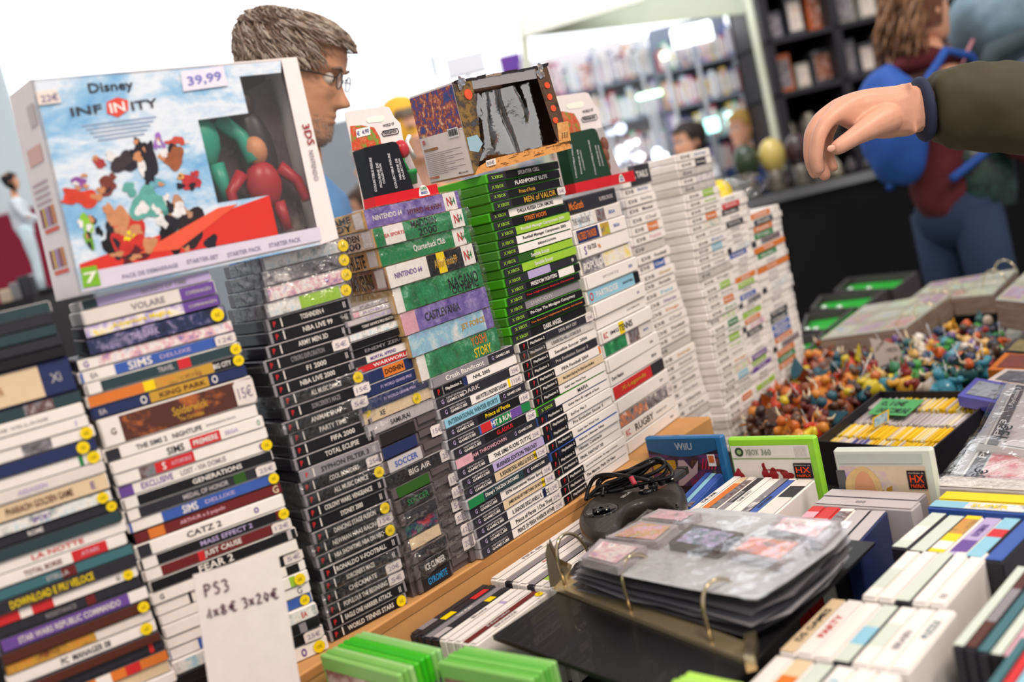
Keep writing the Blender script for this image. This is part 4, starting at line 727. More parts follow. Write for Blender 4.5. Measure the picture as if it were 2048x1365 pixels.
row((1470,1396),(1550,1313),(1806,1352),(1738,1435),6,[dv('wht'),dv('crm',None,ext=[(.3,.6,'org')]),dv('wgr'),dv('wht','ICE','sky',.4,.7),dv('wht'),dv('wht')],'row cut off by the bottom edge')
row((1900,1290),(2036,1130),(2150,1150),(2030,1320),5,[dv('wgr',body='dk'),dv('brn',None,ext=[(.3,.7,'gry')]),dv('teal',body='dk'),dv('wgr',body='blk'),dv('pnk')],'dark-sided row at the right edge')
row((1950,1392),(2045,1275),(2130,1290),(2060,1420),4,[dv('teal',body='dk'),dv('red',body='dk'),dv('sky'),dv('wh2')],'corner row at bottom right')
# ---------------------------------------------------------------- three cases shown cover-forward
def cover(tl, tr, base, bodyc, lab, fill, hgt=.19):
    P = onz(*base,ZT)+dd*.006; xd = -nn; f = Face(P, xd, (tl[0]+20,tl[1]+100), (tr[0]+20,tr[1]+100))
    a, b = Vector(f.L(tl)), Vector(f.L(tr)); w = (b-a).length; xx = Vector((xd.x,xd.y,0)).normalized()
    top = onp(*tl,P,f.n); T = frame(Vector((top.x,top.y,TZ+.0005)), xx); H = (top.z+onp(*tr,P,f.n).z)/2-TZ; 
    mb = MB(); mb.box(0,w,0,.014,0,H,M(bodyc,.25,coat=.4),b=.003); o = mb.build('game_case', mat=T); tag(o, lab, 'game case'); fill(o, w, H); return o
def put(o, x0,x1,z0,z1,m,y=-.0008,nm='cover_print'):
    b = MB(); b.fq(x0,x1,z0,z1,y,m if not isinstance(m,str) else M(m,.35,coat=.2)); return b.build(nm,o)
def wr(o,s_,x0,x1,z0,z1,c,y=-.0022,nm='cover_lettering'):
    b = MB(); b.text(s_,x0,x1,z0,z1,y,M(c,.5),keep=False); return b.build(nm,o)
def f1c(o,w,H):
    p = put(o,.004,w-.012,.006,H-.004,'2a2230'); q = put(p,.004,w-.012,H-.085,H-.030,ART(['6a4a30','2a2230','5a3a6c','8a283c','3a3040'],22,seed=101),-.0012,'cover_picture')
    b = MB(); b.add([(.004,-.0016,H-.004)]+[(.004+(w-.016)*i/12,-.0016,H-.022-.012*math.sin(math.pi*i/12)) for i in range(13)]+[(w-.012,-.0016,H-.004)],[tuple(range(15))],M('225a86',.35)); b.build('blue_header',p)
    put(p,.008,w*.36,H-.062,H-.040,'b8902c',-.0018,'gold_panel'); wr(p,'WiiU',w*.40,w*.62,H-.022,H-.010,'a8b4c0')
    b = MB(); b.add([(w*.40,-.0019,H-.040),(w*.48,-.0019,H-.040),(w*.56,-.0019,H-.056),(w*.66,-.0019,H-.040),(w*.62,-.0019,H-.062),(w*.40,-.0019,H-.085),(w*.34,-.0019,H-.085)],[(0,1,2,3,4,5,6)],M('b8a0ac')); b.build('pale_shape',p)
    b = MB()
    for k in range(5): b.add([(w*.72+k*.006,-.0019,H-.038),(w*.74+k*.006,-.0019,H-.038),(w*.70+k*.006,-.0019,H-.056),(w*.68+k*.006,-.0019,H-.056)],[(0,1,2,3)],M('b02848'))
    b.build('red_stripes',p)
    k = put(p,w-.032,w-.018,H-.050,H-.030,'f0e8e8',-.0024,'age_mark'); put(k,w-.030,w-.020,H-.044,H-.032,'d06a34',-.003,'age_square')
cover((1287,876),(1442,874),(1440,948),'2a6ea8','blue plastic case facing forward, leftmost of three shown cases',f1c)
def f2c(o,w,H):
    p = put(o,.004,w-.012,.006,H-.012,'ebe6e0'); put(p,.004,w-.012,H-.034,H-.032,'9ab878',-.0014,'green_rule')
    b = MB(); b.disc(.018,H-.022,.0075,-.0014,M('3a4a3c')); b.disc(.018,H-.022,.004,-.0017,M('9ab878')); b.build('logo_disc',p)
    wr(p,'XBOX',.029,.052,H-.027,H-.017,'8a9a84'); wr(p,'360',.056,.073,H-.027,H-.017,'8a9a84')
    b = MB()
    for (x_,z_,rx,rz) in ((.012,.062,.009,.011),(.062,.058,.006,.012),(.075,.060,.010,.009),(.100,.060,.009,.009),(.060,.046,.002,.008),(.084,.052,.014,.002)): blob(b,(x_*w/.16,H-z_),rx,rz,-.0014,M('a02a30'),seed=int(x_*999),amp=.35)
    b.build('cover_picture',p)
    hx(p,w*.72,w*.92,H-.064,H-.040)
    b = MB()
    for k in range(9): b.fq(w*.76+k*.0022,w*.76+k*.0022+.0009,H-.030,H-.014,-.0014,M('d0ccc8'))
    b.build('fine_lines',p)['kind'] = 'stuff'
def hx(p,x0,x1,z0,z1):
    k = put(p,x0,x1,z0,z1,'181418',-.0024,'distributor_mark'); wr(k,'distribuito da',x0+.002,x1-.002,z1-.004,z1-.002,'c8b8b0',-.003); wr(k,'HX',x0+.003,x1-.003,z0+(z1-z0)*.36,z1-.006,'f05020',-.003); wr(k,'HalifaX',x0+.003,x1-.003,z0+.002,z0+(z1-z0)*.28,'f05020',-.003)
cover((1453,878),(1628,876),(1600,955),'9ade3c','lime-edged case facing forward, middle of three shown cases',f2c)
def f3c(o,w,H):
    put(o,.006,w-.014,H-.020,H-.007,'c0cac4',-.0014,'clear_header'); p = put(o,.006,w-.012,.006,H-.024,ART(['c0a4cc','e0cdb0','d8c0a0','b890b8'],9,seed=103)); put(p,.0,.013,.006,H-.030,'5a5a60',-.0012,'grey_edge')
    b = MB(); blob(b,(w*.26,H-.062),w*.19,.037,-.0014,M('e0bd84',.4,var=.2,scale=90),seed=2,amp=.06,n=24); b.build('fair_hair_shape',p)
    b = MB(); blob(b,(w*.28,H-.062),w*.11,.030,-.0018,M('dca078',.5),seed=3,amp=.03,n=24); b.build('plain_face_shape',p)
    hx(p,w*.73,w*.91,H-.056,H-.030); wr(p,'Walt Disney',w*.56,w*.78,H-.074,H-.066,'7a5a3c')
    b = MB(); b.add([(w*.40,-.002,H-.085),(w*.45,-.002,H-.085),(w*.47,-.002,H-.058),(w*.42,-.002,H-.062)],[(0,1,2,3)],M('b8882c')); b.add([(w*.49,-.002,H-.085),(w*.53,-.002,H-.085),(w*.56,-.002,H-.052),(w*.50,-.002,H-.056)],[(0,1,2,3)],M('b8882c')); b.build('gold_marks',p)
cover((1664,899),(1862,901),(1700,978),'d8e0d8','clear-edged case with blonde hair picture, rightmost of three shown cases',f3c)
# ---------------------------------------------------------------- black gamepad with its cable
def catmull(pts, n=6, closed=True):
    out = []; L = len(pts); P = [Vector(p) for p in pts]
    for i in range(L if closed else L-1):
        p0,p1,p2,p3 = (P[(i-1)%L],P[i],P[(i+1)%L],P[(i+2)%L]) if closed else (P[max(0,i-1)],P[i],P[i+1],P[min(L-1,i+2)])
        for k in range(n):
            t = k/n; out.append(.5*((2*p1)+(p2-p0)*t+(2*p0-5*p1+4*p2-p3)*t*t+(3*p1-p0-3*p2+p3)*t**3))
    if not closed: out.append(P[-1])
    return out
ZG = ZT+.030
ol = [(1158,1040),(1166,1018),(1190,995),(1225,976),(1265,966),(1305,960),(1340,962),(1364,974),(1371,995),(1366,1018),(1352,1024),(1338,1014),(1318,1005),(1285,1006),(1258,1018),(1246,1036),(1238,1058),(1214,1074),(1184,1073),(1163,1058)]
op = [onz(x,y,ZG) for x,y in ol]; op = catmull(op,4); cen = sum(op,Vector())/len(op)
def inset(ps, d, z):
    out = []; n = len(ps)
    for i,p in enumerate(ps):
        t = (ps[(i+1)%n]-ps[i-1]); nr = Vector((-t.y,t.x,0)).normalized(); out.append(Vector((p.x+nr.x*d,p.y+nr.y*d,z)))
    return out
sgn = 1
if sum((op[i].x*op[(i+1)%len(op)].y-op[(i+1)%len(op)].x*op[i].y) for i in range(len(op))) < 0: sgn = -1
lv = [(.006,ZG-.028),(.001,ZG-.022),(-.001,ZG-.012),(0,ZG-.002),(.003,ZG+.002),(.008,ZG+.0045)]
mb = MB(); v = []; n_ = len(op)
for d,z in lv: v += inset(op, d*sgn, z)
fs = [(j*n_+i, j*n_+(i+1)%n_, (j+1)*n_+(i+1)%n_, (j+1)*n_+i) for j in range(len(lv)-1) for i in range(n_)]
PADM = M('2a2624',.38,bump=.1,scale=900,coat=.15); mb.add(v, fs, PADM, smooth=True)
mb.add([p for p in v[-n_:]],[tuple(range(n_))],PADM); mb.add([p for p in v[:n_]],[tuple(range(n_))],PADM)
pad = mb.build('gamepad', fixn=True); tag(pad,'black plastic gamepad lying on the game cases with coiled cable','gamepad')
def flatT(px, z=ZG+.0048): p = onz(*px,z); T = frame(p, dd); return T
T = flatT((1203,1022)); mb = MB(); mb.lathe([(.0255,-.004),(.0255,.001),(.024,.0018),(.022,.0008),(.001,.0006)], M('0d0d10',.15,coat=.6), 28, T); dp = mb.build('direction_ring', pad)
mb = MB(); mb.box(-.014,.014,-.0048,.0048,.0005,.0045,M('141418',.22,coat=.4),b=.0015,T=T); mb.box(-.0048,.0048,-.014,.014,.0005,.0045,M('141418',.22,coat=.4),b=.0015,T=T); mb.build('direction_cross', dp)
T0 = flatT((1309,974)); mb = MB(); mb.prism([(.034*math.cos(a)*1,.017*math.sin(a)) for a in [i*math.pi/12 for i in range(24)]], 0, .0012, M('101014',.15,coat=.6), T=T0 @ Matrix.Rotation(math.radians(-90),4,'X') @ Matrix.Rotation(math.radians(4),4,'Y')); mb.build('button_panel', pad)
for px in ((1296,985),(1306,973),(1324,963)):
    T = flatT(px, ZG+.0055); mb = MB(); mb.lathe([(.0075,-.003),(.0075,.0025),(.0062,.0042),(.001,.0046)], M('18181c',.18,coat=.6), 18, T); mb.build('button', pad)
for px in ((1283,973),(1300,957)):
    T = flatT(px, ZG+.0055); mb = MB(); mb.lathe([(.0045,-.003),(.0045,.002),(.0036,.003),(.001,.003)], M('18181c',.18,coat=.6), 14, T); mb.build('small_button', pad)
T = flatT((1252,990), ZG+.0052); R90 = Matrix.Rotation(math.radians(-90),4,'X'); R90b = Matrix.Rotation(math.radians(90),4,'X')
mb = MB(); v_, ff, ar = textgeo('SEGA'); mb.add([T @ Vector(((t[0]-.5)*.024,(t[1]-.5)*.0065,0)) for t in v_], ff, M('c8c4c0')); mb.build('maker_lettering', pad)
T = flatT((1281,968), ZG+.004); mb = MB(); mb.box(-.008,.006,-.003,.003,-.002,.002,M('e0502c',.4),T=T); mb.build('orange_tab', pad)
cab = M('0e0e12',.35,coat=.2)
def pxl(pts, z, n=6): return catmull([onz(x,y,z+dz) for x,y,dz in pts], n, closed=False)
mb = MB(); mb.tube(pxl([(1172,1000,-.01),(1178,975,.0),(1192,955,.015),(1220,950,.02),(1265,955,.018),(1300,962,.012)],ZG+.01),.0034,cab)
mb.build('cable', pad)
for k,pts in enumerate(([(1200,985,0),(1196,965,.01),(1225,950,.02),(1290,935,.03),(1318,925,.03),(1335,935,.02),(1320,955,.01),(1270,972,.005),(1215,985,.0)],[(1205,992,0),(1210,970,.012),(1240,958,.02),(1300,928,.035),(1322,920,.035),(1345,950,.015),(1310,962,.01),(1250,975,.005)],[(1190,990,.0),(1205,960,.012),(1250,945,.02),(1310,918,.04),(1330,930,.03),(1300,950,.02),(1240,968,.008),(1200,985,0)],[(1172,1000,-.008),(1190,990,0),(1230,980,.0),(1280,950,.02),(1305,925,.035)],[(1180,992,-.0),(1200,975,.01),(1240,962,.015),(1282,940,.025),(1302,921,.038)])):
    mb = MB(); mb.tube(pxl(pts,ZG+.006),.0033,cab); mb.build('cable_loop', pad)
mb = MB(); q = pxl([(1262,955,.02),(1270,970,.01)],ZG+.02,4); mb.tube(q,.004,M('b03848',.5)); mb.build('cable_tie', pad)
T = flatT((1350,952), ZG+.006); mb = MB(); mb.box(-.022,.020,-.010,.010,-.007,.005,M('17171b',.3,coat=.3),b=.003,T=T); mb.box(.018,.027,-.009,.009,-.006,.006,M('0c0c0f',.3),b=.001,T=T); mb.build('cable_plug', pad)
# ---------------------------------------------------------------- open ring binder with pocket pages
def slab(mb, pxs, z0, z1, m, edge=None):
    P = [onz(x,y,z1) for x,y in pxs]; Q = [Vector((p.x,p.y,z0)) for p in P]; n = len(P)
    mb.add(P+Q,[tuple(range(n))]+[tuple(range(2*n-1,n-1,-1))]+[(i,i+n,(i+1)%n+n,(i+1)%n) for i in range(n)],m)
BL_ = M('16151a',.4,coat=.15,bump=.1,scale=400)
mb = MB(); slab(mb,[(985,1272),(1112,1188),(1510,1318),(1400,1425)],ZT+.002,ZT+.008,BL_); bd = mb.build('ring_binder', fixn=True); tag(bd,'open black ring binder of plastic pockets lying across the front rows','binder')
mb = MB(); slab(mb,[(1112,1188),(1150,1128),(1290,1040),(1750,1085),(1510,1318)],ZT+.002,ZT+.006,BL_); mb.build('back_cover', bd)
mb = MB(); slab(mb,[(1106,1172),(1128,1148),(1506,1290),(1484,1318)],ZT+.0065,ZT+.013,M('c8b896',.3,metal=.7,bump=.1)); sp_ = mb.build('spine_plate', bd)
zp = ZT+.013; r = random.Random(8)
for k in range(11):
    z_ = zp+.0045*k+.002; g = lambda x,y,j=3: (x+r.uniform(-j,j), y+r.uniform(-j,j))
    base = [(1140+1.6*k,1172-5*k),(1205+k,1135-5*k),(1275+k,1095-5.5*k),(1400,1082-6*k),(1560,1097-6.5*k),(1700,1112-6.2*k),(1660,1165-6.6*k),(1580,1238-7*k),(1498+1.5*k,1278-7.3*k),(1380,1244-6.6*k),(1250,1205-5.4*k)]
    P = [onz(*g(x,y,9 if i in (5,6,7) else 4 if i not in (0,8,9,10) else 2),z_) for i,(x,y) in enumerate(base)]; P = [Vector((p.x,p.y,z_+(r.uniform(-.0025,.0025) if k < 10 else r.uniform(0,.002)))) for p in P]
    c = sum(P,Vector())/len(P); mb = MB(); v = [c]; L_ = len(P)
    for t in (.35,.7,.88,1):
        for p in P: q = c.lerp(p,t); v.append(Vector((q.x,q.y,q.z+r.uniform(-.0012,.0012)*(1 if t<1 else 2.2))))
    fs = [(0,1+i,1+(i+1)%L_) for i in range(L_)]+[(1+j*L_+i,1+(j+1)*L_+i,1+(j+1)*L_+(i+1)%L_,1+j*L_+(i+1)%L_) for j in range(3) for i in range(L_)]
    mb.add(v, fs, M('b4b6bc',.28,bump=.5,scale=60,var=.2) if k == 10 else WRAP(.5,.55,26) if k > 7 else M(['8e8c94','4a4850','a8a6ae','6c6a72'][k%4],.3,bump=.4,scale=80), smooth=True); mb.build('pocket_page', bd)
zc = zp+.054
carts = [([(1163,1116),(1200,1078),(1293,1092),(1233,1134)],('lil','pnk','wht','pur'),'red and white picture label nearest the rings'),([(1211,1075),(1279,1041),(1356,1051),(1315,1085)],('lgr','gld','pnk','lil'),'pale gold picture label'),([(1282,1036),(1318,1018),(1402,1026),(1367,1045)],('gry','pnk','lgr'),'grey picture label at the far corner'),([(1337,1085),(1383,1048),(1487,1067),(1433,1102)],('nav','lil','teal','pur'),'dark blue label, the only dark one'),([(1534,1059),(1558,1031),(1681,1042),(1640,1082)],('sky','pnk','wht','teal'),'pale blue label at the page end'),([(1454,1101),(1493,1070),(1618,1083),(1564,1127)],('sky','org','pnk','teal'),'orange and blue picture label')]
for i,(q,ks,lb) in enumerate(carts):
    mb = MB(); dark = i == 3; slab(mb,q,zc-.006,zc+.005,M('2a2830' if dark else 'a49ca4',.35,coat=.2)); o = mb.build('handheld_cartridge', fixn=True); tag(o,f"handheld game cartridge in binder pocket, {lb}",'cartridge','handheld cartridges in the binder pockets')
    P = [onz(x,y,zc+.0062) for x,y in q]; c = sum(P,Vector())/4; mb = MB(); P2 = [c.lerp(p,.78) for p in P]; mb.add(P2,[(0,1,2,3)],ART(ks,70,seed=110+i)); mb.build('picture_label', o)
mb = MB(); v = []; fs = []; rr = random.Random(3); N1 = 22; N2 = 14
cA,cB,cC,cD = [onz(x,y,zc+.0085) for x,y in ((1156,1128),(1296,1020),(1698,1048),(1514,1203))]
for j in range(N2+1):
    for i in range(N1+1):
        p = cA.lerp(cD,i/N1).lerp(cB.lerp(cC,i/N1),j/N2); v.append(Vector((p.x,p.y,p.z+rr.uniform(-.0015,.0018)+(.002*math.sin(i*1.1)*math.sin(j*.9)))))
for j in range(N2):
    for i in range(N1): fs.append((j*(N1+1)+i,j*(N1+1)+i+1,(j+1)*(N1+1)+i+1,(j+1)*(N1+1)+i))
mb.add(v,fs,WRAP(.10,.5,30),smooth=True); mb.build('top_pocket_sheet', bd)
CHR = M('c8b898',.15,metal=.9)
for (bx_,by_,hw) in ((1130,1170,30),(1262,1222,34),(1424,1284,38)):
    a = onz(bx_,by_,ZT+.013); ddr = (onz(bx_+hw,by_-16,ZT+.013)-onz(bx_-hw*.4,by_+14,ZT+.013)).normalized(); pts = []
    for i in range(17):
        t = math.pi*i/16; pts.append(a + ddr*(.030*(1-math.cos(t))-.012*math.sin(t)) + Vector((0,0,.060*math.sin(t)**.7)))
    mb = MB(); mb.tube(pts,.0024,CHR,8); mb.build('binder_ring', sp_)
a = onz(1118,1168,ZT+.013); mb = MB(); mb.add([a+Vector(p) for p in ((-.012,-.006,0),(-.008,-.006,.045),(-.002,-.006,.06),(.004,-.006,.03),(.018,-.006,.018),(.012,-.006,.006),(.02,-.006,0))],[tuple(range(7))],CHR); mb.add([a+Vector(p)+Vector((.004,.012,0)) for p in ((-.012,-.006,0),(-.008,-.006,.045),(-.002,-.006,.06),(.004,-.006,.03),(.018,-.006,.018),(.012,-.006,.006),(.02,-.006,0))],[tuple(range(7))],CHR); mb.build('opening_lever', sp_)
mb = MB(); slab(mb,[(1488,1268),(1512,1262),(1508,1312),(1488,1318)],ZT+.013,ZT+.028,CHR); mb.build('opening_lever', sp_)
# ---------------------------------------------------------------- open black box of trading cards
ZC = TZ+.085; FL, BL2, BR2, FR = [onz(x,y,ZC) for x,y in ((1630,882),(1759,783),(2002,782),(1864,900))]
KB = M('1c1820',.55,bump=.1)
def wallp(mb, a, b, m, t=.003, z1=ZC, z0=TZ+.001):
    d = (b-a).normalized(); n = Vector((-d.y,d.x,0))*t
    P = [a,b,b+n,a+n]; v = [Vector((p.x,p.y,z)) for z in (z0,z1) for p in P]; mb.add(v,[(3,2,1,0),(4,5,6,7)]+[(i,(i+1)%4,(i+1)%4+4,i+4) for i in range(4)],m)
mb = MB(); slab(mb,[(1630,882),(1759,783),(2002,782),(1864,900)],TZ+.001,TZ+.003,KB)
mb.bm.free(); mb = MB(); v = [Vector((p.x,p.y,TZ+.002)) for p in (FL,BL2,BR2,FR)]; mb.add(v,[(3,2,1,0)],KB); cb = mb.build('card_box'); tag(cb,'open black cardboard box packed with rows of trading cards','box')
for a,b in ((FL,BL2),(BL2,BR2),(BR2,FR),(FR,FL)):
    mb = MB(); wallp(mb,b,a,KB); mb.build('side_wall', cb, fixn=True)
# cards: three lanes deep rows along the box, every card on edge
CK = [('f2c81e','yellow-edged'),('e8b818','deep yellow-edged'),('efe2c0','cream-edged'),('cfc6c8','grey-white'),('b0a4a8','grey'),('5a58a0','blue-backed')]
proto = {}; NR = 4; NC = 66; rcd = random.Random(21)
for rw in range(NR):
    v0, v1 = rw/NR+.015, (rw+1)/NR-.015           # rw 0 = back
    for k in range(NC):
        u = .03+.93*(k+.5)/NC; a = BL2.lerp(BR2,u); b = FL.lerp(FR,u); p0, p1 = a.lerp(b,v0), a.lerp(b,v1)
        q = rcd.random(); sec = (k//9+rw*3)%5
        if rw == 1: ci = 3 if q < .75 else (4 if q < .9 else 2)
        elif rw == 0 and k < 12: ci = 3
        elif rw == 3 and 12 < k < 24: ci = rcd.choice([3,5,4])
        else: ci = 0 if q < .5 else (1 if q < .7 else (2 if q < .93 else 3))
        if ci not in proto:
            mb = MB(); mb.box(-.5,.5,-.5,.5,0,1,M(CK[ci][0],.6,var=.12,scale=3)); o = mb.build('trading_card'); proto[ci] = o.data; bpy.data.objects.remove(o)
        o = bpy.data.objects.new('trading_card', proto[ci]); COL.objects.link(o)
        L_ = (p1-p0).length*.98; th = (BL2-BR2).length*.97/NC*.66; hgt = .064+rcd.uniform(-.002,.003)+(.004 if rw==0 else 0)
        c = (p0+p1)/2; d = (p1-p0).normalized(); lean = .07+rcd.uniform(-.004,.004); T = frame(Vector((c.x,c.y,TZ+.003)), d) @ Matrix.Rotation(lean,4,'X') @ Matrix.Diagonal((L_,th,hgt,1))
        o.matrix_world = T; rn = ['back row','second row','third row','front row'][rw]
        tag(o, f"{CK[ci][1]} trading card on edge in the {rn} of the black card box", 'trading card', f"{CK[ci][1]} cards in the {rn}")
T = frame(onz(1792,822,ZC-.004), (BR2-BL2)); 
def signcard(pxs, z, col, lab, txts, tc='ink'):
    P = [onz(x,y,z) for x,y in pxs]; mb = MB(); Q = [p+Vector((0,0,.001)) for p in P]; mb.add(P+Q,[(3,2,1,0),(4,5,6,7)]+[(i,(i+1)%4,(i+1)%4+4,i+4) for i in range(4)],M(col,.5)); o = mb.build('price_sign', fixn=True); tag(o,lab,'sign')
    for s_,u0,u1,v0,v1 in txts:
        mb = MB(); v_, ff, ar = textgeo(s_); mb.add([P[0].lerp(P[3],u0+(u1-u0)*t[0]).lerp(P[1].lerp(P[2],u0+(u1-u0)*t[0]), v0+(v1-v0)*t[1])+Vector((0,0,.0016)) for t in v_], ff, M(tc)); mb.build('price_lettering', o)
signcard([(1735,829),(1766,799),(1850,801),(1812,833)],ZC-.006,'48a058','green handwritten price sign lying on the trading cards',[('0,10€',.1,.7,.5,.85),('UNA COMUNE',.15,.95,.1,.42)])
P = [onz(x,y,ZC-.01) for x,y in ((1745,860),(1778,842))]; 
mb = MB(); a, b = P; up = Vector((0,0,.022)); mb.add([a,b,b+up+Vector((.004,0,0)),a+up+Vector((.004,0,0))],[(0,1,2,3)],M('f2c81e',.5)); o = mb.build('trading_card'); tag(o,'trading card with blue picture pulled up above the others','trading card')
mb = MB(); c = (a+b)/2+up/2+Vector((.0015,-.001,0)); mb.add([c+(p-c)*.8-Vector((0,.001,0)) for p in (a,b,b+up+Vector((.004,0,0)),a+up+Vector((.004,0,0)))],[(0,1,2,3)],ART(['7ab0d8','b8d4e8','4a7aa8'],60,seed=130)); mb.build('blue_picture', o)
# ---------------------------------------------------------------- heap of small toys in two open trays
def tray(pxs, z1, lab, m, z0=TZ+.001, fl=True, nm='toy_tray'):
    P = [onz(x,y,z1) for x,y in pxs]; mb = MB(); v = [Vector((p.x,p.y,z0+.002)) for p in P]; mb.add(v,[(3,2,1,0)],m); o = mb.build(nm); tag(o,lab,'tray')
    for i in range(len(P)): mb = MB(); wallp(mb,P[(i+1)%len(P)],P[i],m,z1=z1,z0=z0); mb.build('side_wall', o, fixn=True)
    return o
tray([(1480,905),(1655,712),(1748,692),(1790,770),(1655,862)],TZ+.014,'low dark tray under the reddish toys',M('2a2228',.6))
tray([(1800,778),(1768,700),(2010,668),(2035,700),(1905,785)],TZ+.014,'low dark tray under the blue and green toys',M('241f28',.6))
def inpoly(x,y,P):
    c = False; n = len(P)
    for i in range(n):
        (x1,y1),(x2,y2) = P[i],P[(i+1)%n]
        if (y1>y) != (y2>y) and x < (x2-x1)*(y-y1)/(y2-y1)+x1: c = not c
    return c
TOYC1 = ['c8682c','d88a38','a83a1c','8a4a2a','d8c02c','5a3a2a','c84020','2a5a6a','5a3a2a','6a2a2c','3a2a2a','3a2a2a','8a4a2a']
TOYC2 = ['2a3a5a','3a7a5a','d8a030','8a2a28','2a2a34','c8b8a8','3a8aa0','6a4a8a','e8e0d8','4a9a4a','4a3a2e','c85a28','28585a','d0a868']
CNM = {'c8682c':'rusty orange','d88a38':'amber','a83a1c':'brick red','e8a838':'golden','8a4a2a':'brown','d8c02c':'mustard yellow','5a3a2a':'dark brown','c84020':'red','2a5a6a':'petrol blue','e07838':'orange','6a2a2c':'maroon','f0b020':'yellow','4a78b0':'sky blue','3a2a2a':'blackish','2a3a5a':'navy','3a7a5a':'sea green','d8a030':'ochre','8a2a28':'dark red','2a2a34':'black','c8b8a8':'beige','3a8aa0':'turquoise','6a4a8a':'violet','e8e0d8':'white','4a9a4a':'green','4a3a2e':'umber','c85a28':'burnt orange','28585a':'deep teal','d0a868':'tan'}
KIND = ['horned','winged','armed','shelled','crested','spiky']
def toy(px, z, s, c1, c2, kd, lab, grp, r):
    p = onz(*px,z); root_T = Matrix.Translation(p) @ Matrix.Rotation(r.uniform(0,6.3),4,'Z') @ Matrix.Rotation(r.uniform(-.9,.9),4,'X') @ Matrix.Rotation(r.uniform(-.6,.6),4,'Y')
    m1, m2 = M(c1,.32,coat=.3,var=.25,scale=150), M(c2,.32,coat=.3,var=.2,scale=150)
    mb = MB(); ph = r.uniform(0,6); mb.ell((0,0,0),(s*.30,s*.24,s*.34),m1,nu=10,nv=7,fn=lambda d: 1+.16*math.sin(5*d.x+ph)*math.cos(4*d.z+ph))
    for k in (-1,1):
        mb.tube([(k*s*.2,0,s*.18),(k*s*.42,-s*.1,s*.05),(k*s*.40,-s*.3,s*(.0+.2*r.random()))],[s*.12,s*.10,s*.11],m1,6)
        mb.tube([(k*s*.14,0,-s*.2),(k*s*.2,-s*.04,-s*.45),(k*s*.2,-s*.14,-s*.5)],[s*.12,s*.09,s*.08],m1,6)
    o = mb.build('toy_figure', mat=root_T); tag(o,lab,'toy figure',grp)
    mb = MB(); mb.ell((0,-s*.08,s*.44),(s*.17,s*.18,s*.17),m2,nu=9,nv=6,fn=lambda d: 1+.15*math.sin(6*d.y+ph)); mb.build('head', o)
    mb = MB()
    if kd == 'horned':
        for k in (-1,1): mb.tube([(k*s*.12,-s*.05,s*.52),(k*s*.28,-s*.05,s*.62),(k*s*.30,-s*.1,s*.80)],[s*.06,s*.045,s*.01],M('e0d0b0',.4),6)
        mb.build('horns', o)
    elif kd == 'winged':
        for k in (-1,1): mb.add([(k*s*.1,s*.2,s*.3),(k*s*.75,s*.3,s*.6),(k*s*.6,s*.28,s*.1),(k*s*.35,s*.25,-s*.1)],[(0,1,2,3)],m2); mb.add([(k*s*.1,s*.24,s*.3),(k*s*.75,s*.33,s*.6),(k*s*.6,s*.32,s*.1),(k*s*.35,s*.3,-s*.1)],[(0,1,2,3)],m2)
        mb.build('wings', o)
    elif kd == 'armed': mb.tube([(s*.40,-s*.3,-s*.4),(s*.42,-s*.34,s*.9)],[s*.035,s*.02],M('b8b4b8',.3,metal=.6),5); mb.build('staff', o)
    elif kd == 'shelled': mb.ell((0,s*.16,s*.05),(s*.30,s*.2,s*.33),m2,nu=10,nv=6); mb.build('shell', o)
    elif kd == 'crested': mb.prism([(-.02*s,s*.5),(.05*s,s*.85),(.12*s,s*.6),(.2*s,s*.75),(.16*s,s*.45)],-s*.04,s*.04,m2); mb.build('crest', o)
    else:
        for k in range(5): a = k*1.2; mb.tube([(s*.2*math.cos(a),s*.15,s*.2*math.sin(a)),(s*.4*math.cos(a),s*.42,s*.4*math.sin(a))],[s*.06,s*.01],m2,5)
        mb.build('spikes', o)
rt = random.Random(77); heaps = []
PA = [(1500,872),(1520,815),(1560,752),(1640,700),(1735,690),(1752,730),(1765,775),(1700,815),(1632,872),(1600,882)]
PB = [(1755,775),(1745,720),(1800,700),(1860,690),(1960,655),(1992,668),(1996,720),(1930,762),(1900,780)]
def fill(P, n, cols, trayname, mind, zf):
    done = []; tr = 0; used = set()
    while len(done) < n and tr < 40000:
        tr += 1; x = rt.uniform(1500,2000); y = rt.uniform(650,885)
        if not inpoly(x,y,P): continue
        if any((x-a)**2+((y-b)*1.35)**2 < mind**2 for a,b in done): continue
        done.append((x,y))
    done.sort(key=lambda t: t[0])
    for i,(x,y) in enumerate(done):
        a = rt.choice(cols); b = rt.choice(cols); kd = rt.choice(KIND); s = rt.uniform(.050,.078)
        side = 'left end' if i < n/3 else 'middle' if i < 2*n/3 else 'right end'
        k = (a,kd,side); cnt_ = sum(1 for u in used if u[:3] == k); used.add(k+(cnt_,))
        ex = f", {ordn(cnt_+1)} from left" if cnt_ else ''
        toy((x,y), TZ+.040+rt.uniform(0,.022)+zf, s, a, b, kd, f"{CNM[a]} {kd} toy with {CNM[b]} head, {side} of {trayname}{ex}", f"small toys in the {trayname}", rt)
fill(PA, 80, TOYC1, 'reddish heap', 18, .0)
fill(PB, 80, TOYC2, 'bluish heap', 16, .0)
P = onz(1790,745,TZ+.05); fs_ = Face(P, (1,.1,0), (1758,745), (1808,738)); mb = MB(); pts = [fs_.L(p) for p in ((1757,742),(1739,676),(1797,690),(1812,738))]; mb.prism(pts,0,.001,M('b8aca8',.5)); o = mb.build('price_sign', mat=fs_.T, fixn=True); tag(o,'grey handwritten paper sign stuck in the toy heap','sign')
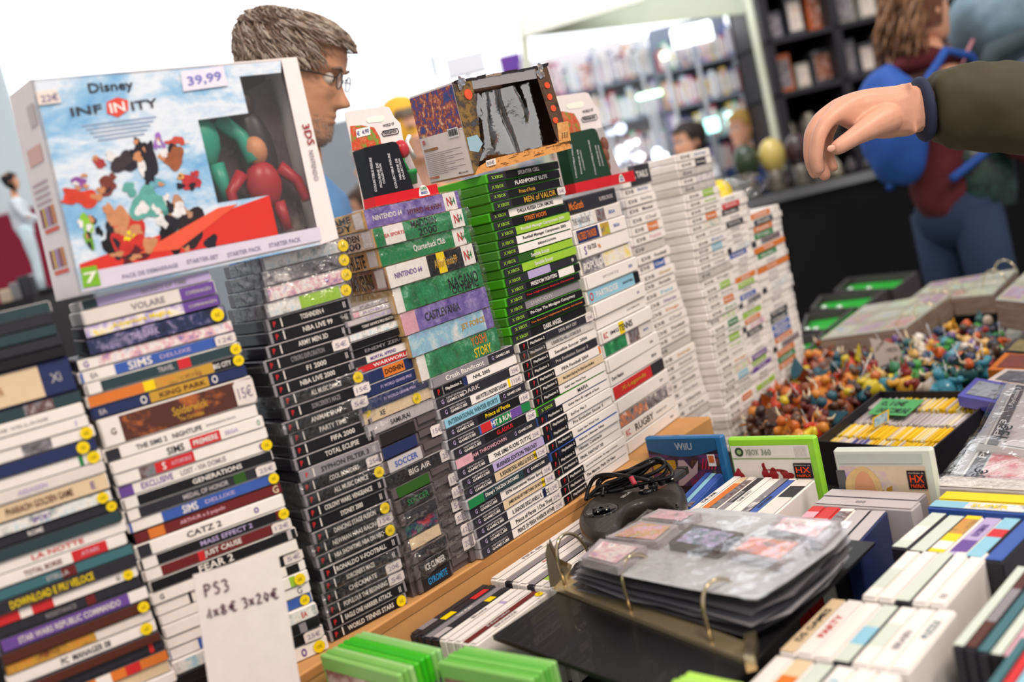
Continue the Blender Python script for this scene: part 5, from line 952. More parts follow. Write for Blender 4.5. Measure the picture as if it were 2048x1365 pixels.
for s_,a,b in (('CATTIVI',(1752,706),(1768,688)),('1 PEZZO',(1772,706),(1796,702)),('1€',(1780,724),(1798,720))):
    mb = MB(); ptext(mb,fs_,s_,a,b,8,-.0006,M('4a4040')); mb.build('price_lettering', o)
# ---------------------------------------------------------------- green-lined display boxes
for i,(rim,lab) in enumerate((([(1667,582),(1696,556),(1836,543),(1790,577)],'green-lined display box farthest back'),([(1620,618),(1640,592),(1778,576),(1722,616)],'green-lined display box in the middle'),([(1600,662),(1612,628),(1712,613),(1655,660)],'nearest green-lined display box'),([(1585,700),(1600,672),(1652,662),(1618,700)],'green-lined display box mostly behind the rightmost stack'))):
    zt = TZ+.078; P = [onz(x,y,zt) for x,y in rim]; mb = MB(); GM = M('18a028',.5); v = [Vector((p.x,p.y,TZ+.052)) for p in P]; mb.add(v,[(0,1,2,3)],GM); o = mb.build('display_box'); tag(o,lab,'box','green-lined display boxes')
    c = sum(P,Vector())/4
    for k in range(4):
        mb = MB(); a, b = P[(k+1)%4], P[k]; wallp(mb,a,b,M('4a4348',.6,var=.3,scale=60),t=.008,z1=zt); o2 = mb.build('side_wall', o, fixn=True)
    for k in range(4): mb = MB(); wallp(mb,c.lerp(P[(k+1)%4],.97),c.lerp(P[k],.97),GM,t=-.002,z1=zt-.004); mb.build('green_lining', o, fixn=True)
    for t in (.3,.6): mb = MB(); mb.ell(P[0].lerp(P[3],t)+Vector((0,0,.004)),(.01,.01,.006),M('d8e8d8',.1,metal=.5)); mb.build('metal_clip', o)
# ---------------------------------------------------------------- binders and sheets of trading cards at the right
CARDS = [('c8d8c8','e8e0d0','a8c8e0'),('d8c8e0','e8b0a0','b8d8d0'),('c8d8e8','d8e8c8','e8c8b0'),('e8d890','c8a8c8','d8e0e8')]
def cardbook(pxs, z1, th, lab, rows_, cols_, seed, cat='binder', nm='card_binder'):
    P = [onz(x,y,z1) for x,y in pxs]; mb = MB(); v = P+[Vector((p.x,p.y,z1-th)) for p in P]
    mb.add(v,[(0,1,2,3)],M('bcc6c8',.3)); mb.add(v,[(i,i+4,(i+1)%4+4,(i+1)%4) for i in range(4)],ART(['9a8678','7a685c','c0b0a4'],40,seed=seed,stretch=(.2,.2,9))); o = mb.build(nm); tag(o,lab,cat)
    r = random.Random(seed)
    for i in range(rows_):
        for j in range(cols_):
            q = lambda u,w: P[0].lerp(P[1],u).lerp(P[3].lerp(P[2],u),w)+Vector((0,0,.0012)); e1=.04/rows_; e2=.04/cols_
            u0,u1,w0,w1 = i/rows_+e1,(i+1)/rows_-e1,j/cols_+e2,(j+1)/cols_-e2
            mb = MB(); mb.add([q(u0,w0),q(u1,w0),q(u1,w1),q(u0,w1)],[(0,1,2,3)],M('e8e2c8',.35)); c_ = mb.build('card_in_pocket', o)
            mb = MB(); f_ = lambda a,b,t: a+(b-a)*t; up = Vector((0,0,.0006)); mb.add([q(f_(u0,u1,.1),f_(w0,w1,.1))+up,q(f_(u0,u1,.9),f_(w0,w1,.1))+up,q(f_(u0,u1,.9),f_(w0,w1,.9))+up,q(f_(u0,u1,.1),f_(w0,w1,.9))+up],[(0,1,2,3)],ART(list(r.choice(CARDS)),26,seed=seed+i*3+j)); mb.build('card_picture', c_)
    mb = MB(); mb.add([p+Vector((0,0,.003)) for p in P],[(0,1,2,3)],WRAP(.10,.3,20)); mb.build('clear_pocket_sheet', o)
    return o, P
o1, P1_ = cardbook([(1640,680),(1728,612),(1912,583),(1812,656)],TZ+.105,.06,'open binder of pocketed trading cards behind the toys',3,3,141)
for t in (.05,.36,.68,.95):
    a = P1_[3].lerp(P1_[2],t); dr = (P1_[3]-P1_[0]).normalized(); pts = [a - dr*.03 + dr*.03*(1-math.cos(k*math.pi/12)) + Vector((0,0,.03*math.sin(k*math.pi/12)-.0*k)) for k in range(10)]+[a+dr*.03+Vector((0,0,-.01)),a+dr*.026+Vector((0,0,-.05))]
    mb = MB(); mb.tube(pts,.002,M('c8bca0',.15,metal=1),6); mb.build('binder_ring', o1)
o2, P2_ = cardbook([(1812,604),(1862,566),(2035,538),(1985,590)],TZ+.10,.05,'farther binder of pocketed trading cards',3,3,151)
for t in (.2,.6):
    a = P2_[3].lerp(P2_[2],t); dr = (P2_[3]-P2_[0]).normalized(); pts = [a - dr*.04 + dr*.035*(1-math.cos(k*math.pi/12)) + Vector((0,0,.055*math.sin(k*math.pi/12))) for k in range(13)]
    mb = MB(); mb.tube(pts,.002,M('c8bca0',.15,metal=1),6); mb.build('binder_ring', o2)
cardbook([(1905,735),(2000,640),(2110,640),(2040,765)],TZ+.020,.012,'flat pocket sheet of trading cards right of the toys',3,2,161,'card sheet','card_sheet')
cardbook([(1990,600),(2055,540),(2150,545),(2100,610)],TZ+.14,.07,'thick stack of card pages at the right edge',2,2,171)
def lying(pxs, z1, th, body, lab, scr, seed, nm='game_case', cat='game case'):
    P = [onz(x,y,z1) for x,y in pxs]; v = P+[Vector((p.x,p.y,z1-th)) for p in P]; mb = MB(); mb.add(v,[(0,1,2,3)]+[(i,i+4,(i+1)%4+4,(i+1)%4) for i in range(4)],M(body,.3,coat=.3)); o = mb.build(nm,fixn=True); tag(o,lab,cat)
    c = sum(P,Vector())/4; mb = MB(); mb.add([c.lerp(p,.72)+Vector((0,0,.001)) for p in P],[(0,1,2,3)],ART(scr,45,seed=seed)); mb.build('cover_picture', o); return o, P
lying([(1915,792),(1952,756),(2030,770),(2000,808)],TZ+.10,.02,'5a58b0','purple-framed game lying behind the card box',['3a3a48','9aa0a8','5a6070'],181)
lying([(1972,762),(2010,738),(2100,742),(2070,776)],TZ+.10,.02,'e0d0c8','cream-framed game at right edge beside purple one',['3a3a42','5a5a60','8a8a90'],182)
lying([(1975,740),(2012,704),(2100,708),(2070,744)],TZ+.09,.02,'d87828','orange-edged game above the cream-framed one',['3a2a28','8a3a28','5a3a30'],183)
lying([(2000,705),(2030,676),(2110,680),(2080,712)],TZ+.09,.02,'3a3a40','dark-framed game right of the toy tray',['3a5a3a','8a7a4a','2a2a30'],184)
lying([(1962,812),(2002,776),(2100,782),(2060,820)],TZ+.085,.02,'6aa8d8','pale blue game under the wrapped case',['7ab0d8','9a8ac8','c8d8e8'],185)
# two film-wrapped console cases, leaning one on the other
def wrapped(pxs, z1, lab, art, words, seed):
    P = [onz(x,y,z) for (x,y),z in zip(pxs,z1)]; v = P+[p-Vector((0,0,.016)) for p in P]; mb = MB(); mb.add(v,[(0,1,2,3)]+[(i,i+4,(i+1)%4+4,(i+1)%4) for i in range(4)],M('dcdcdc',.25,coat=.4)); o = mb.build('game_case', fixn=True); tag(o,lab,'game case')
    q = lambda u,w,h=.0012: P[0].lerp(P[1],u).lerp(P[3].lerp(P[2],u),w)+Vector((0,0,h))
    mb = MB(); mb.add([q(.0,.0),q(1,.0),q(1,.12),q(0,.12)],[(0,1,2,3)],M('c4c4c8',.25,metal=.2)); mb.build('silver_edge', o)
    mb = MB(); mb.add([q(.0,.16),q(1,.16),q(1,.30),q(0,.30)],[(0,1,2,3)],M('55555c',.3)); st_ = mb.build('grey_band', o)
    mb = MB(); mb.add([q(.02,.32),q(.98,.32),q(.98,.98),q(.02,.98)],[(0,1,2,3)],art); mb.build('cover_picture', o)
    for s_,u0,u1 in words:
        mb = MB(); v_, ff, ar = textgeo(s_); mb.add([q(u0+(u1-u0)*(t[0]), .28-.09*t[1], .0022) for t in v_], ff, M('e0e0e4')); mb.build('band_lettering', st_)
    r = random.Random(seed); mb = MB(); v = []; fs = []; N = 12
    for j in range(N+1):
        for i in range(N+1):
            u, w = -.08+1.16*i/N, -.1+1.2*j/N; p = q(u,w,.004); v.append(p+Vector((0,0,r.uniform(-.001,.006 if min(i,j,N-i,N-j) < 2 else .002)-(.01 if min(i,j,N-i,N-j)==0 else 0))))
    fs = [(j*(N+1)+i,j*(N+1)+i+1,(j+1)*(N+1)+i+1,(j+1)*(N+1)+i) for j in range(N) for i in range(N)]
    mb.add(v,fs,WRAP(.10,.35,30),smooth=True); mb.build('plastic_wrap', o)
    mb = MB(); v_, ff, ar = textgeo('15€'); mb.add([q(.05+.2*t[0],.42-.16*t[1],.008) for t in v_], ff, M('ink')); mb.build('pen_price', o)
wrapped([(1888,968),(1962,862),(2120,890),(2080,1000)],[ZT-.02,ZT,ZT,ZT-.02],'film-wrapped case with red cover, pen price 15 euro',ART(['d87880','e8d0d0','d86070','e8e4e4'],12,seed=191),[('PS3',.5,.75)],5)
wrapped([(1950,886),(2013,768),(2150,790),(2110,910)],[ZT+.006,ZT+.01,ZT+.01,ZT+.006],'film-wrapped pale case on top of the red wrapped one',M('d8d0d4',.35),[('PS3',.12,.38),('PlayStation 3',.62,.95)],6)
# ---------------------------------------------------------------- hall behind the stall
def panel(name, p0, p1, z0, z1, m, t=.1):
    a, b = Vector((*p0,0)), Vector((*p1,0)); T = frame(a, b-a); mb = MB(); mb.box(0,(b-a).length,0,t,z0,z1,m); return mb.build(name, mat=T)
struct(panel('wall_back',(-8,13),(9,13),0,2.9,M('b4bcc4',.8,scale=2,var=.15)))
struct(panel('window_1',(-8,13.02),(9,13.02),2.9,8,M('f6faff',.5,emit=1.7)))
struct(panel('wall_left',(-8,-3),(-8,13),0,3.2,M('d8e4ea',.8))); struct(panel('wall_right',(9,13),(9,-3),0,3.2,M('8a8c90',.8)))
SK = M('dba183',.5,var=.08,scale=90); SK2 = M('c98a6e',.5,var=.08,scale=90)
def skin(name, nodes, edges, m, parent=None, sub=2, root=0, flat=1.0):
    me = bpy.data.meshes.new(name); bm = bmesh.new(); ly = bm.verts.layers.skin.verify(); vs = []
    for i,(p,r) in enumerate(nodes):
        v = bm.verts.new(p); v[ly].radius = r if isinstance(r,tuple) else (r,r); v[ly].use_root = (i in root) if isinstance(root,tuple) else (i == root); vs.append(v)
    for a,b in edges: bm.edges.new((vs[a],vs[b]))
    bm.to_mesh(me); bm.free(); me.materials.append(m); o = bpy.data.objects.new(name, me); COL.objects.link(o); o.parent = parent
    md = o.modifiers.new('skin','SKIN'); md.use_smooth_shade = True; md.branch_smoothing = .3
    s = o.modifiers.new('sub','SUBSURF'); s.levels = sub; s.render_levels = sub
    if 'jacket' in name or 'shirt' in name:
        s.levels = s.render_levels = 3; tx = bpy.data.textures.get('folds') or bpy.data.textures.new('folds','CLOUDS'); tx.noise_scale = .07; tx.noise_depth = 3
        dm = o.modifiers.new('folds','DISPLACE'); dm.texture = tx; dm.strength = .028; dm.mid_level = .5; dm.texture_coords = 'GLOBAL'
    return o
def interp(tab, z, k):
    for a,b in zip(tab,tab[1:]):
        if a[0] <= z <= b[0]: t = (z-a[0])/(b[0]-a[0]); t2 = t*t*(3-2*t)*.5+t*.5; return a[k]+(b[k]-a[k])*t2
    return tab[0][k] if z < tab[0][0] else tab[-1][k]
HT = [(-.004,.060,.030,.012),(.004,.082,.018,.030),(.016,.093,-.004,.043),(.03,.094,-.030,.051),(.05,.093,-.055,.059),(.075,.094,-.072,.066),(.10,.094,-.083,.070),(.125,.090,-.092,.073),(.145,.097,-.098,.075),(.17,.098,-.101,.077),(.195,.090,-.097,.074),(.213,.074,-.086,.065),(.228,.048,-.062,.047),(.236,.024,-.035,.026),(.239,.0,-.01,.006)]
def headmesh(m, parent, grow=0, zmin=-.004, nose=.027, name='head'):
    mb = MB(); NZ, NA = 64, 56; v = []; zs = [zmin+(.239-zmin)*(j/NZ) for j in range(NZ+1)]
    for z in zs:
        xf, xb, w = interp(HT,z,1)+grow, interp(HT,z,2)-grow, interp(HT,z,3)+grow; c = (xf+xb)/2; a_ = (xf-xb)/2
        for i in range(NA):
            t = 2*math.pi*i/NA; cx_, sy = math.cos(t), math.sin(t); k = 2.35; rr = (abs(cx_)**k+abs(sy)**k)**(-1/k); x = c+a_*cx_*rr; y = w*sy*rr
            if grow == 0 and cx_ > 0:
                x += nose*math.exp(-(y/.0105)**2)*math.exp(-((z-.083)/(.020 if z > .083 else .008))**2)*(1 if z<.125 else .6)
                x += .008*math.exp(-(y/.009)**2)*math.exp(-((z-.115)/.02)**2)
                x += .005*math.exp(-(y/.022)**2)*(math.exp(-((z-.060)/.005)**2)+math.exp(-((z-.049)/.005)**2)) - .003*math.exp(-(y/.024)**2)*math.exp(-((z-.0545)/.0022)**2) - .004*math.exp(-((z-.037)/.007)**2)*math.exp(-(y/.025)**2)
                for s in (-1,1):
                    x -= .011*math.exp(-((y-s*.032)/.014)**2)*math.exp(-((z-.126)/.010)**2); x += .004*math.exp(-((y-s*.03)/.02)**2)*math.exp(-((z-.146)/.006)**2)
                    x += .004*math.exp(-((y-s*.045)/.015)**2)*math.exp(-((z-.10)/.014)**2)
            v.append((x,y,z))
    f = [(j*NA+i,j*NA+(i+1)%NA,(j+1)*NA+(i+1)%NA,(j+1)*NA+i) for j in range(NZ) for i in range(NA)]+[tuple(range(NA-1,-1,-1)),tuple(range(NZ*NA,(NZ+1)*NA))]
    mb.add(v,f,m,True); return mb.build(name, parent)
def scalp(z, t, grow=.0):
    xf, xb, w = interp(HT,z,1)+grow, interp(HT,z,2)-grow, interp(HT,z,3)+grow; k = 2.35; rr = (abs(math.cos(t))**k+abs(math.sin(t))**k)**(-1/k)
    return Vector(((xf+xb)/2+(xf-xb)/2*math.cos(t)*rr, w*math.sin(t)*rr, z))
def face_bits(parent, iris='3a4a50'):
    for s in (-1,1):
        mb = MB(); mb.ell((.078,s*.032,.126),(.012,.013,.012),M('e8e0da',.2)); mb.disc(0,0,.0055,0,M(iris,.2),T=frame(Vector((.0905,s*.032,.124)),(0,1,0))); mb.build('eye', parent)
        mb = MB(); mb.tube([(.098,s*.016,.143),(.0985,s*.032,.148),(.088,s*.05,.143)],[.0025,.0035,.002],M('7a6a5c',.8),6); mb.build('eyebrow', parent)
        mb = MB(); mb.ell((-.004,s*.077,.112),(.017,.007,.030),SK,fn=lambda d: 1+.1*d.x); mb.ell((.0,s*.082,.112),(.009,.003,.019),SK2); mb.build('ear', parent)
# ---- man behind the stacks, head bowed to the right
mh = empty('person'); Cc = aty(588,150,2.02)
yaw = math.radians(-6); pitch = math.radians(25)
mh.matrix_world = Matrix.Translation(Cc) @ Matrix.Rotation(yaw,4,'Z') @ Matrix.Rotation(pitch,4,'Y') @ Matrix.Translation((-.005,0,-.125)) @ Matrix.Scale(1.04,4)
tag(mh,'person with short grey hair and thin glasses looking down behind the starter pack box','person')
hd = headmesh(M('cf9878',.5,var=.12,scale=70), mh); face_bits(hd)
GM_ = [M('8f7a6c',.6),M('a8978a',.6),M('6a564a',.6),M('c8bcb0',.6)]
for gi in range(4):
    rh = random.Random(40+gi); mb = MB()
    for k in range(900):
        t = rh.uniform(0,2*math.pi); ct = math.cos(t)
        zlo = .196 if ct > .5 else (.140 if ct > .0 else .045)
        z = zlo+(.238-zlo)*rh.random()**.8; g0 = .002+rh.random()*.006; p = scalp(z,t,g0)
        pts = [p]; tt, zz = t, z; L = rh.uniform(.018,.042)
        for q_ in range(1,5):
            zz = max(zlo-.012, zz-L/4*(.35 if z > .2 else .9)); sw = (-.10 if math.sin(tt) > 0 else .10)*(1 if z > .15 else .25); tt = tt+sw*rh.uniform(.4,1.2); pts.append(scalp(min(zz,.2385),tt,g0+.004+.006*math.sin(q_*.8)+(.004 if ct>.4 and z>.18 else 0)))
        mb.tube(pts,[.0009,.0011,.0010,.0007,.0003],GM_[gi],4)
    mb.build('hair', hd)
hb = MB(); v = []; NA = 40; NZ = 20
for j in range(NZ+1):
    for i in range(NA):
        t = 2*math.pi*i/NA; zlo = .200 if math.cos(t) > .5 else (.145 if math.cos(t) > 0 else .05); v.append(scalp(zlo+(.2385-zlo)*j/NZ,t,.0030))
hb.add(v,[(j*NA+i,j*NA+(i+1)%NA,(j+1)*NA+(i+1)%NA,(j+1)*NA+i) for j in range(NZ) for i in range(NA)]+[tuple(range(NZ*NA,(NZ+1)*NA))],M('6a564c',.7,var=.2,scale=200),True); hb.build('hair_base', hd)
mb = MB(); rb2 = random.Random(5)
for k in range(900):
    t = rb2.uniform(-1.9,1.9); z = rb2.uniform(.0,.062)
    if abs(t) < .5 and .043 < z < .066: continue
    p = scalp(z,t,.0005); mb.tube([p, p+Vector((.0015,0,-.004))],.0004,M('b0a096',.8),3)
mb.build('stubble', hd)
gl = M('2a2a30',.25,metal=.7)
mb = MB()
for s in (-1,1):
    mb.tube([(.101,s*.034+.021*math.cos(a),.124+.015*math.sin(a)) for a in [i*math.pi/10 for i in range(20)]],.0011,gl,6,closed=True); mb.tube([(.099,s*.055,.128),(.07,s*.078,.128),(.0,s*.082,.126),(-.012,s*.08,.118)],.0012,gl,6)
mb.tube([(.101,-.013,.127),(.107,0,.131),(.101,.013,.127)],.0011,gl,6); mb.build('glasses', hd)
mb = MB()
for s in (-1,1): mb.ell((.1005,s*.034,.124),(.0006,.0205,.0145),WRAP(.12,0,5))
mb.build('lens', hd)
inv = mh.matrix_world.inverted(); wp = lambda dx,dy,dz: inv @ (Cc+Vector((dx,dy,dz)))
skin('body',[(wp(-.025,.0,-.05),.058),(wp(-.045,.01,-.13),.060),(wp(-.06,.02,-.20),.075)],[(0,1),(1,2)],M('cf9878',.5,var=.12,scale=70),mh)
skin('blue_shirt',[(wp(-.055,.02,-.165),.075),(wp(-.08,.03,-.26),(.14,.11)),(wp(-.09,.03,-.50),(.19,.13)),(wp(-.09,.03,-.85),(.18,.13)),(wp(-.07,.24,-.27),.075),(wp(-.0,.30,-.52),.06),(wp(.12,.2,-.66),.045),(wp(-.09,-.18,-.27),.075),(wp(-.02,-.25,-.52),.06),(wp(.12,-.2,-.66),.045)],[(0,1),(1,2),(2,3),(1,4),(4,5),(5,6),(1,7),(7,8),(8,9)],M('5a86b8',.8,bump=.3),mh)
skin('trousers',[(wp(-.09,.03,-.80),(.17,.13)),(wp(-.09,.13,-1.2),.09),(wp(-.09,.13,-1.58),.06),(wp(-.09,-.07,-1.2),.09),(wp(-.09,-.07,-1.58),.06)],[(0,1),(1,2),(0,3),(3,4)],M('dk',.8),mh)
# ---- generic standing figure for the hall
def figure(base, H, ang, top, legs, hair, lab, hairlen=.0, skinc=SK, hood=False, seat=False, nm='person'):
    k = H/1.75; root = empty(nm, base, ang); tag(root,lab,'person'); S = lambda x,y,z: Vector((x*k,y*k,z*k))
    skin('body',[(S(0,0,1.35),.06*k),(S(0,0,1.46),.055*k),(S(.01,0,1.53),.055*k),(S(0,.19,1.33),.045*k),(S(.05,.25,1.10),.035*k),(S(.26,.22,1.02),.026*k),(S(.36,.20,.99),.030*k),(S(0,-.19,1.33),.045*k),(S(.05,-.25,1.10),.035*k),(S(.26,-.22,1.02),.026*k),(S(.36,-.20,.99),.030*k)],[(0,1),(1,2),(0,3),(3,4),(4,5),(5,6),(0,7),(7,8),(8,9),(9,10)],skinc,root,1)
    skin(*('jacket',[(S(0,0,1.42),(.07*k,.07*k)),(S(0,0,1.32),(.14*k,.11*k)),(S(0,0,1.10),(.17*k,.13*k)),(S(0,0,.85),(.17*k,.13*k)),(S(0,.20,1.34),.075*k),(S(.05,.26,1.10),.06*k),(S(.26,.22,1.02),.045*k),(S(0,-.20,1.34),.075*k),(S(.05,-.26,1.10),.06*k),(S(.26,-.22,1.02),.045*k)],[(0,1),(1,2),(2,3),(1,4),(4,5),(5,6),(1,7),(7,8),(8,9)],M(top,.8,bump=.3),root))
    mb = MB(); mb.ell(S(0,0,.90),(.115*k,.16*k,.12*k),M(legs,.85))
    for s in (-1,1): mb.tube([S(0,s*.085,.92),S(.01,s*.095,.70),S(.015,s*.10,.47),S(0,s*.105,.25),S(0,s*.11,.07)],[.088*k,.082*k,.060*k,.056*k,.048*k],M(legs,.85,bump=.3),12)
    mb.build('trousers', root)
    for s in (-1,1): mb = MB(); mb.ell((.05*k,s*.11*k,.04*k),(.13*k,.05*k,.045*k),M('blk',.6)); mb.build('shoe', root)
    h = headmesh(skinc, root); h.matrix_basis = Matrix.Translation(S(.0,0,1.50)) @ Matrix.Scale(k,4); face_bits(h)
    mb = MB(); v = []; NA = 28; NZ = 14; rh = random.Random(3)
    for j in range(NZ+1):
        for i in range(NA):
            t = 2*math.pi*i/NA; zlo = .185 if math.cos(t) > .5 else (.13 if math.cos(t) > .1 else .05-hairlen); zz = zlo+(.239-zlo)*j/NZ; p = scalp(max(zz,.02),t,.012+.004*math.sin(7*t+zz*60)); p.z = zz+(.008 if zz>.23 else 0); v.append(p)
    mb.add(v,[(j*NA+i,j*NA+(i+1)%NA,(j+1)*NA+(i+1)%NA,(j+1)*NA+i) for j in range(NZ) for i in range(NA)]+[tuple(range(NZ*NA,(NZ+1)*NA))],M(hair,.6,var=.3,scale=80),True); mb.build('hair', h)
    if hood:
        mb = MB(); mb.ell((-.03,0,.12),(.13,.12,.17),M(top,.8)); mb.build('hood', h)
    return root, S
def gpt(x, d): p = aty(x,200,d); return Vector((p.x,p.y,0))
# woman with the blue backpack
wb = aty(1856,110,3.7); wroot, S = figure(Vector((wb.x,wb.y,0)), 1.86, math.radians(22), 'maroon', 'jean', '6a4630', 'person in maroon hoodie with wavy brown hair and blue backpack at the right')
k = 1.86/1.75
mb = MB(); rh = random.Random(9)
for c in range(150):
    y = rh.uniform(-.075,.075); x = -.06+rh.uniform(-.03,.03); z = 1.66+rh.uniform(-.05,.07); ph = rh.uniform(0,6); pts = [S(x-.012*q*.9+.012*math.sin(ph+q*1.3), y*(1+.06*q)+.012*math.cos(ph+q*1.1), z-.026*q) for q in range(7)]
    mb.tube(pts,[.006,.007,.007,.006,.006,.005,.002],M(['6a4630','8a6242','4c3222'][c%3],.55),5)
mb.build('wavy_hair', wroot)
mb = MB(); mb.tube([S(-.06,.07,1.45),S(-.13,0,1.44),S(-.06,-.07,1.45),S(.04,-.06,1.42),S(.06,0,1.39),S(.04,.06,1.42)],.035*k,M('maroon',.85,bump=.3),8,closed=True); mb.build('folded_hood', wroot)
BP = M('2450a0',.7,bump=.3,var=.2,scale=30)
mb = MB(); mb.ell(S(-.215,0,1.25),(.085*k,.13*k,.20*k),BP,fn=lambda d: 1+.10*abs(d.z)*abs(d.y)+.03*math.sin(9*d.z+5*d.y),nu=28,nv=20); bpk = mb.build('blue_backpack'); bpk.matrix_world = wroot.matrix_basis.copy() if False else Matrix.Translation(wroot.location) @ Matrix.Rotation(math.radians(22),4,'Z'); tag(bpk,'blue backpack worn by the person in the maroon hoodie','backpack')
for s in (-1,1): mb = MB(); mb.tube([S(-.20,s*.10,1.32),S(-.06,s*.13,1.455),S(.06,s*.12,1.42),S(.115,s*.12,1.27),S(.06,s*.17,1.12),S(-.14,s*.14,1.04)],.015*k,BP,8); mb.build('shoulder_strap', bpk)
mb = MB(); mb.tube([S(-.30,-.07,1.30),S(-.305,0,1.315),S(-.30,.07,1.30)],.004,M('1c3c80',.7),5); mb.build('zip_seam', bpk)
# person with grey puffer jacket and dark backpack, at the frame edge
pb = aty(2120,60,4.1); proot, S2_ = figure(Vector((pb.x,pb.y,0)), 1.86, math.radians(80), '4a5260', '2a3446', '3a2a22', 'person in dark jacket with quilted hood at the right edge')
mb = MB(); a_ = aty(1968,345,3.62); mb.ell(a_,(.105,.06,.145),ART(['23282c','2c4a44','1c2024','3a5a50'],30,seed=201),fn=lambda d: 1/max(abs(d.x),abs(d.z),.72)*.95); cb_ = mb.build('shoulder_bag'); tag(cb_,'small dark shoulder bag with green pattern at the right','bag')
mb = MB(); mb.tube([a_+Vector((-.07,0,.11)),a_+Vector((-.03,.05,.35)),a_+Vector((.11,.1,.50))],.007,M('e09aa8',.6),6); mb.build('strap', cb_)
pinv = (Matrix.Translation(proot.location) @ Matrix.Rotation(math.radians(80),4,'Z')).inverted(); p_ = pinv @ aty(1992,42,3.8)
mb = MB(); mb.ell(p_,(.20,.17,.17),M('6f8796',.55,var=.35,scale=25,bump=.5),fn=lambda d: 1+.035*abs(math.sin(7*(d.x+d.z)))-.03,nu=36,nv=26); mb.build('puffer_hood', proot)
mb = MB(); mb.tube([pinv @ aty(1958,165,3.6), pinv @ aty(1985,105,3.58), pinv @ aty(2050,75,3.58), pinv @ aty(2120,90,3.62)],.038,M('3a464c',.7),8); mb.build('backpack_strap', proot)
# ---- customer's arm reaching in from the right
cu = empty('person', (0,0,0)); tag(cu,'person reaching in from the right, bare hand out of an olive jacket sleeve','person')
D = 1.5; A_ = lambda x,y,dd_=0: aty(x,y,D+dd_)
el = A_(2190,232,-.06); sh = el+Vector((.20,-.20,.10)); tc = Vector((sh.x+.14,sh.y-.14,0))
OLM = M('3d3826',.75,bump=.5,var=.2,scale=25)
skin('jacket',[(A_(1852,214),(.040,.048)),(A_(1880,212),(.054,.062)),(A_(1935,212,-.01),(.066,.072)),(A_(2050,222,-.03),(.074,.074)),(el,(.076,.076)),(sh,.088),(Vector((tc.x,tc.y,1.40)),(.15,.12)),(Vector((tc.x,tc.y,1.15)),(.20,.16)),(Vector((tc.x,tc.y,.80)),(.20,.16)),(Vector((tc.x+.18,tc.y-.16,1.38)),.09),(Vector((tc.x+.25,tc.y-.22,1.05)),.075),(Vector((tc.x+.22,tc.y-.2,.85)),.06)],[(0,1),(1,2),(2,3),(3,4),(4,5),(5,6),(6,7),(7,8),(6,9),(9,10),(10,11)],OLM,cu)
skin('cuff',[(A_(1830,222),(.036,.050)),(A_(1844,219),(.041,.054)),(A_(1860,216),(.040,.052))],[(0,1),(1,2)],M('262c44',.8),cu)
skin('trousers',[(Vector((tc.x,tc.y,.82)),(.18,.14)),(Vector((tc.x-.08,tc.y,.45)),.08),(Vector((tc.x-.08,tc.y,.04)),.06),(Vector((tc.x+.1,tc.y-.05,.45)),.08),(Vector((tc.x+.1,tc.y-.05,.04)),.06)],[(0,1),(1,2),(0,3),(3,4)],M('dk',.8),cu)
hc = empty('tmp'); bpy.data.objects.remove(hc)
h2 = headmesh(SK, cu, name='head'); h2.matrix_basis = Matrix.Translation((tc.x,tc.y,1.50)) @ Matrix.Rotation(math.radians(130),4,'Z'); face_bits(h2)
HS = M('cf9a82',.45,var=.10,scale=80)
P = lambda x,y,z=0: A_(x,y,z)
palm = [(P(1850,214),(.027,.036)),(P(1812,220),(.028,.039)),(P(1778,226,-.002),(.029,.043)),(P(1738,228),(.025,.045)),(P(1700,230,.002),(.021,.043))]
nodes = list(palm); edges = [(0,1),(1,2),(2,3),(3,4)]
def chain(start, pts):
    prev = start
    for p,r in pts: nodes.append((p,r)); edges.append((prev,len(nodes)-1)); prev = len(nodes)-1
# thumb (nearest the camera, pointing down-left), then four fingers bending down, index nearest
fing = [((1672,226,-.024),[(1652,244,-.034),(1636,274,-.040),(1631,316,-.042),(1640,350,-.040)],.0125),
        ((1664,216,.000),[(1642,236,-.006),(1622,268,-.012),(1620,316,-.014),(1636,358,-.016)],.0128),
        ((1668,216,.022),[(1648,238,.020),(1632,272,.018),(1637,322,.012),(1655,362,.004)],.0120),
        ((1682,220,.040),[(1666,244,.040),(1654,276,.038),(1658,316,.030),(1670,344,.020)],.0105)]
for (kx,ky,kd),pts,r in fing:
    chain(4,[(P(kx,ky,kd),r*1.12)]+[(P(x,y,z),r*(1.0-.07*i)) for i,(x,y,z) in enumerate(pts)])
tn = [(P(1790,232,-.006),.026),(P(1762,242,-.022),.0255),(P(1734,258,-.040),.0190),(P(1708,274,-.052),.0142),(P(1684,290,-.060),.0132),(P(1662,304,-.064),.0105)]
t0 = len(nodes); nodes += tn; edges += [(t0+i,t0+i+1) for i in range(5)]
bd0 = len(nodes); nodes += [(P(1900,214),(.028,.034)),(P(1990,216,-.02),(.036,.040)),(el,.045),(sh,.05),(Vector((tc.x,tc.y,1.36)),.07),(Vector((tc.x,tc.y,1.47)),.058),(Vector((tc.x,tc.y,1.55)),.055)]; edges += [(0,bd0)]+[(bd0+i,bd0+i+1) for i in range(6)]
hand_ = skin('body', nodes, edges, HS, cu, 2, (0,t0))
rm = hand_.modifiers.new('remesh','REMESH'); rm.mode = 'VOXEL'; rm.voxel_size = .0022; rm.use_smooth_shade = True
sm = hand_.modifiers.new('smooth','SMOOTH'); sm.iterations = 4; sm.factor = .5
mb = MB(); p = P(1664,297,-.075); mb.ell(p+Vector((0,.003,0)),(.0062,.0022,.0050),M('dba893',.3),nu=14,nv=10); mb.build('thumb_nail', hand_)
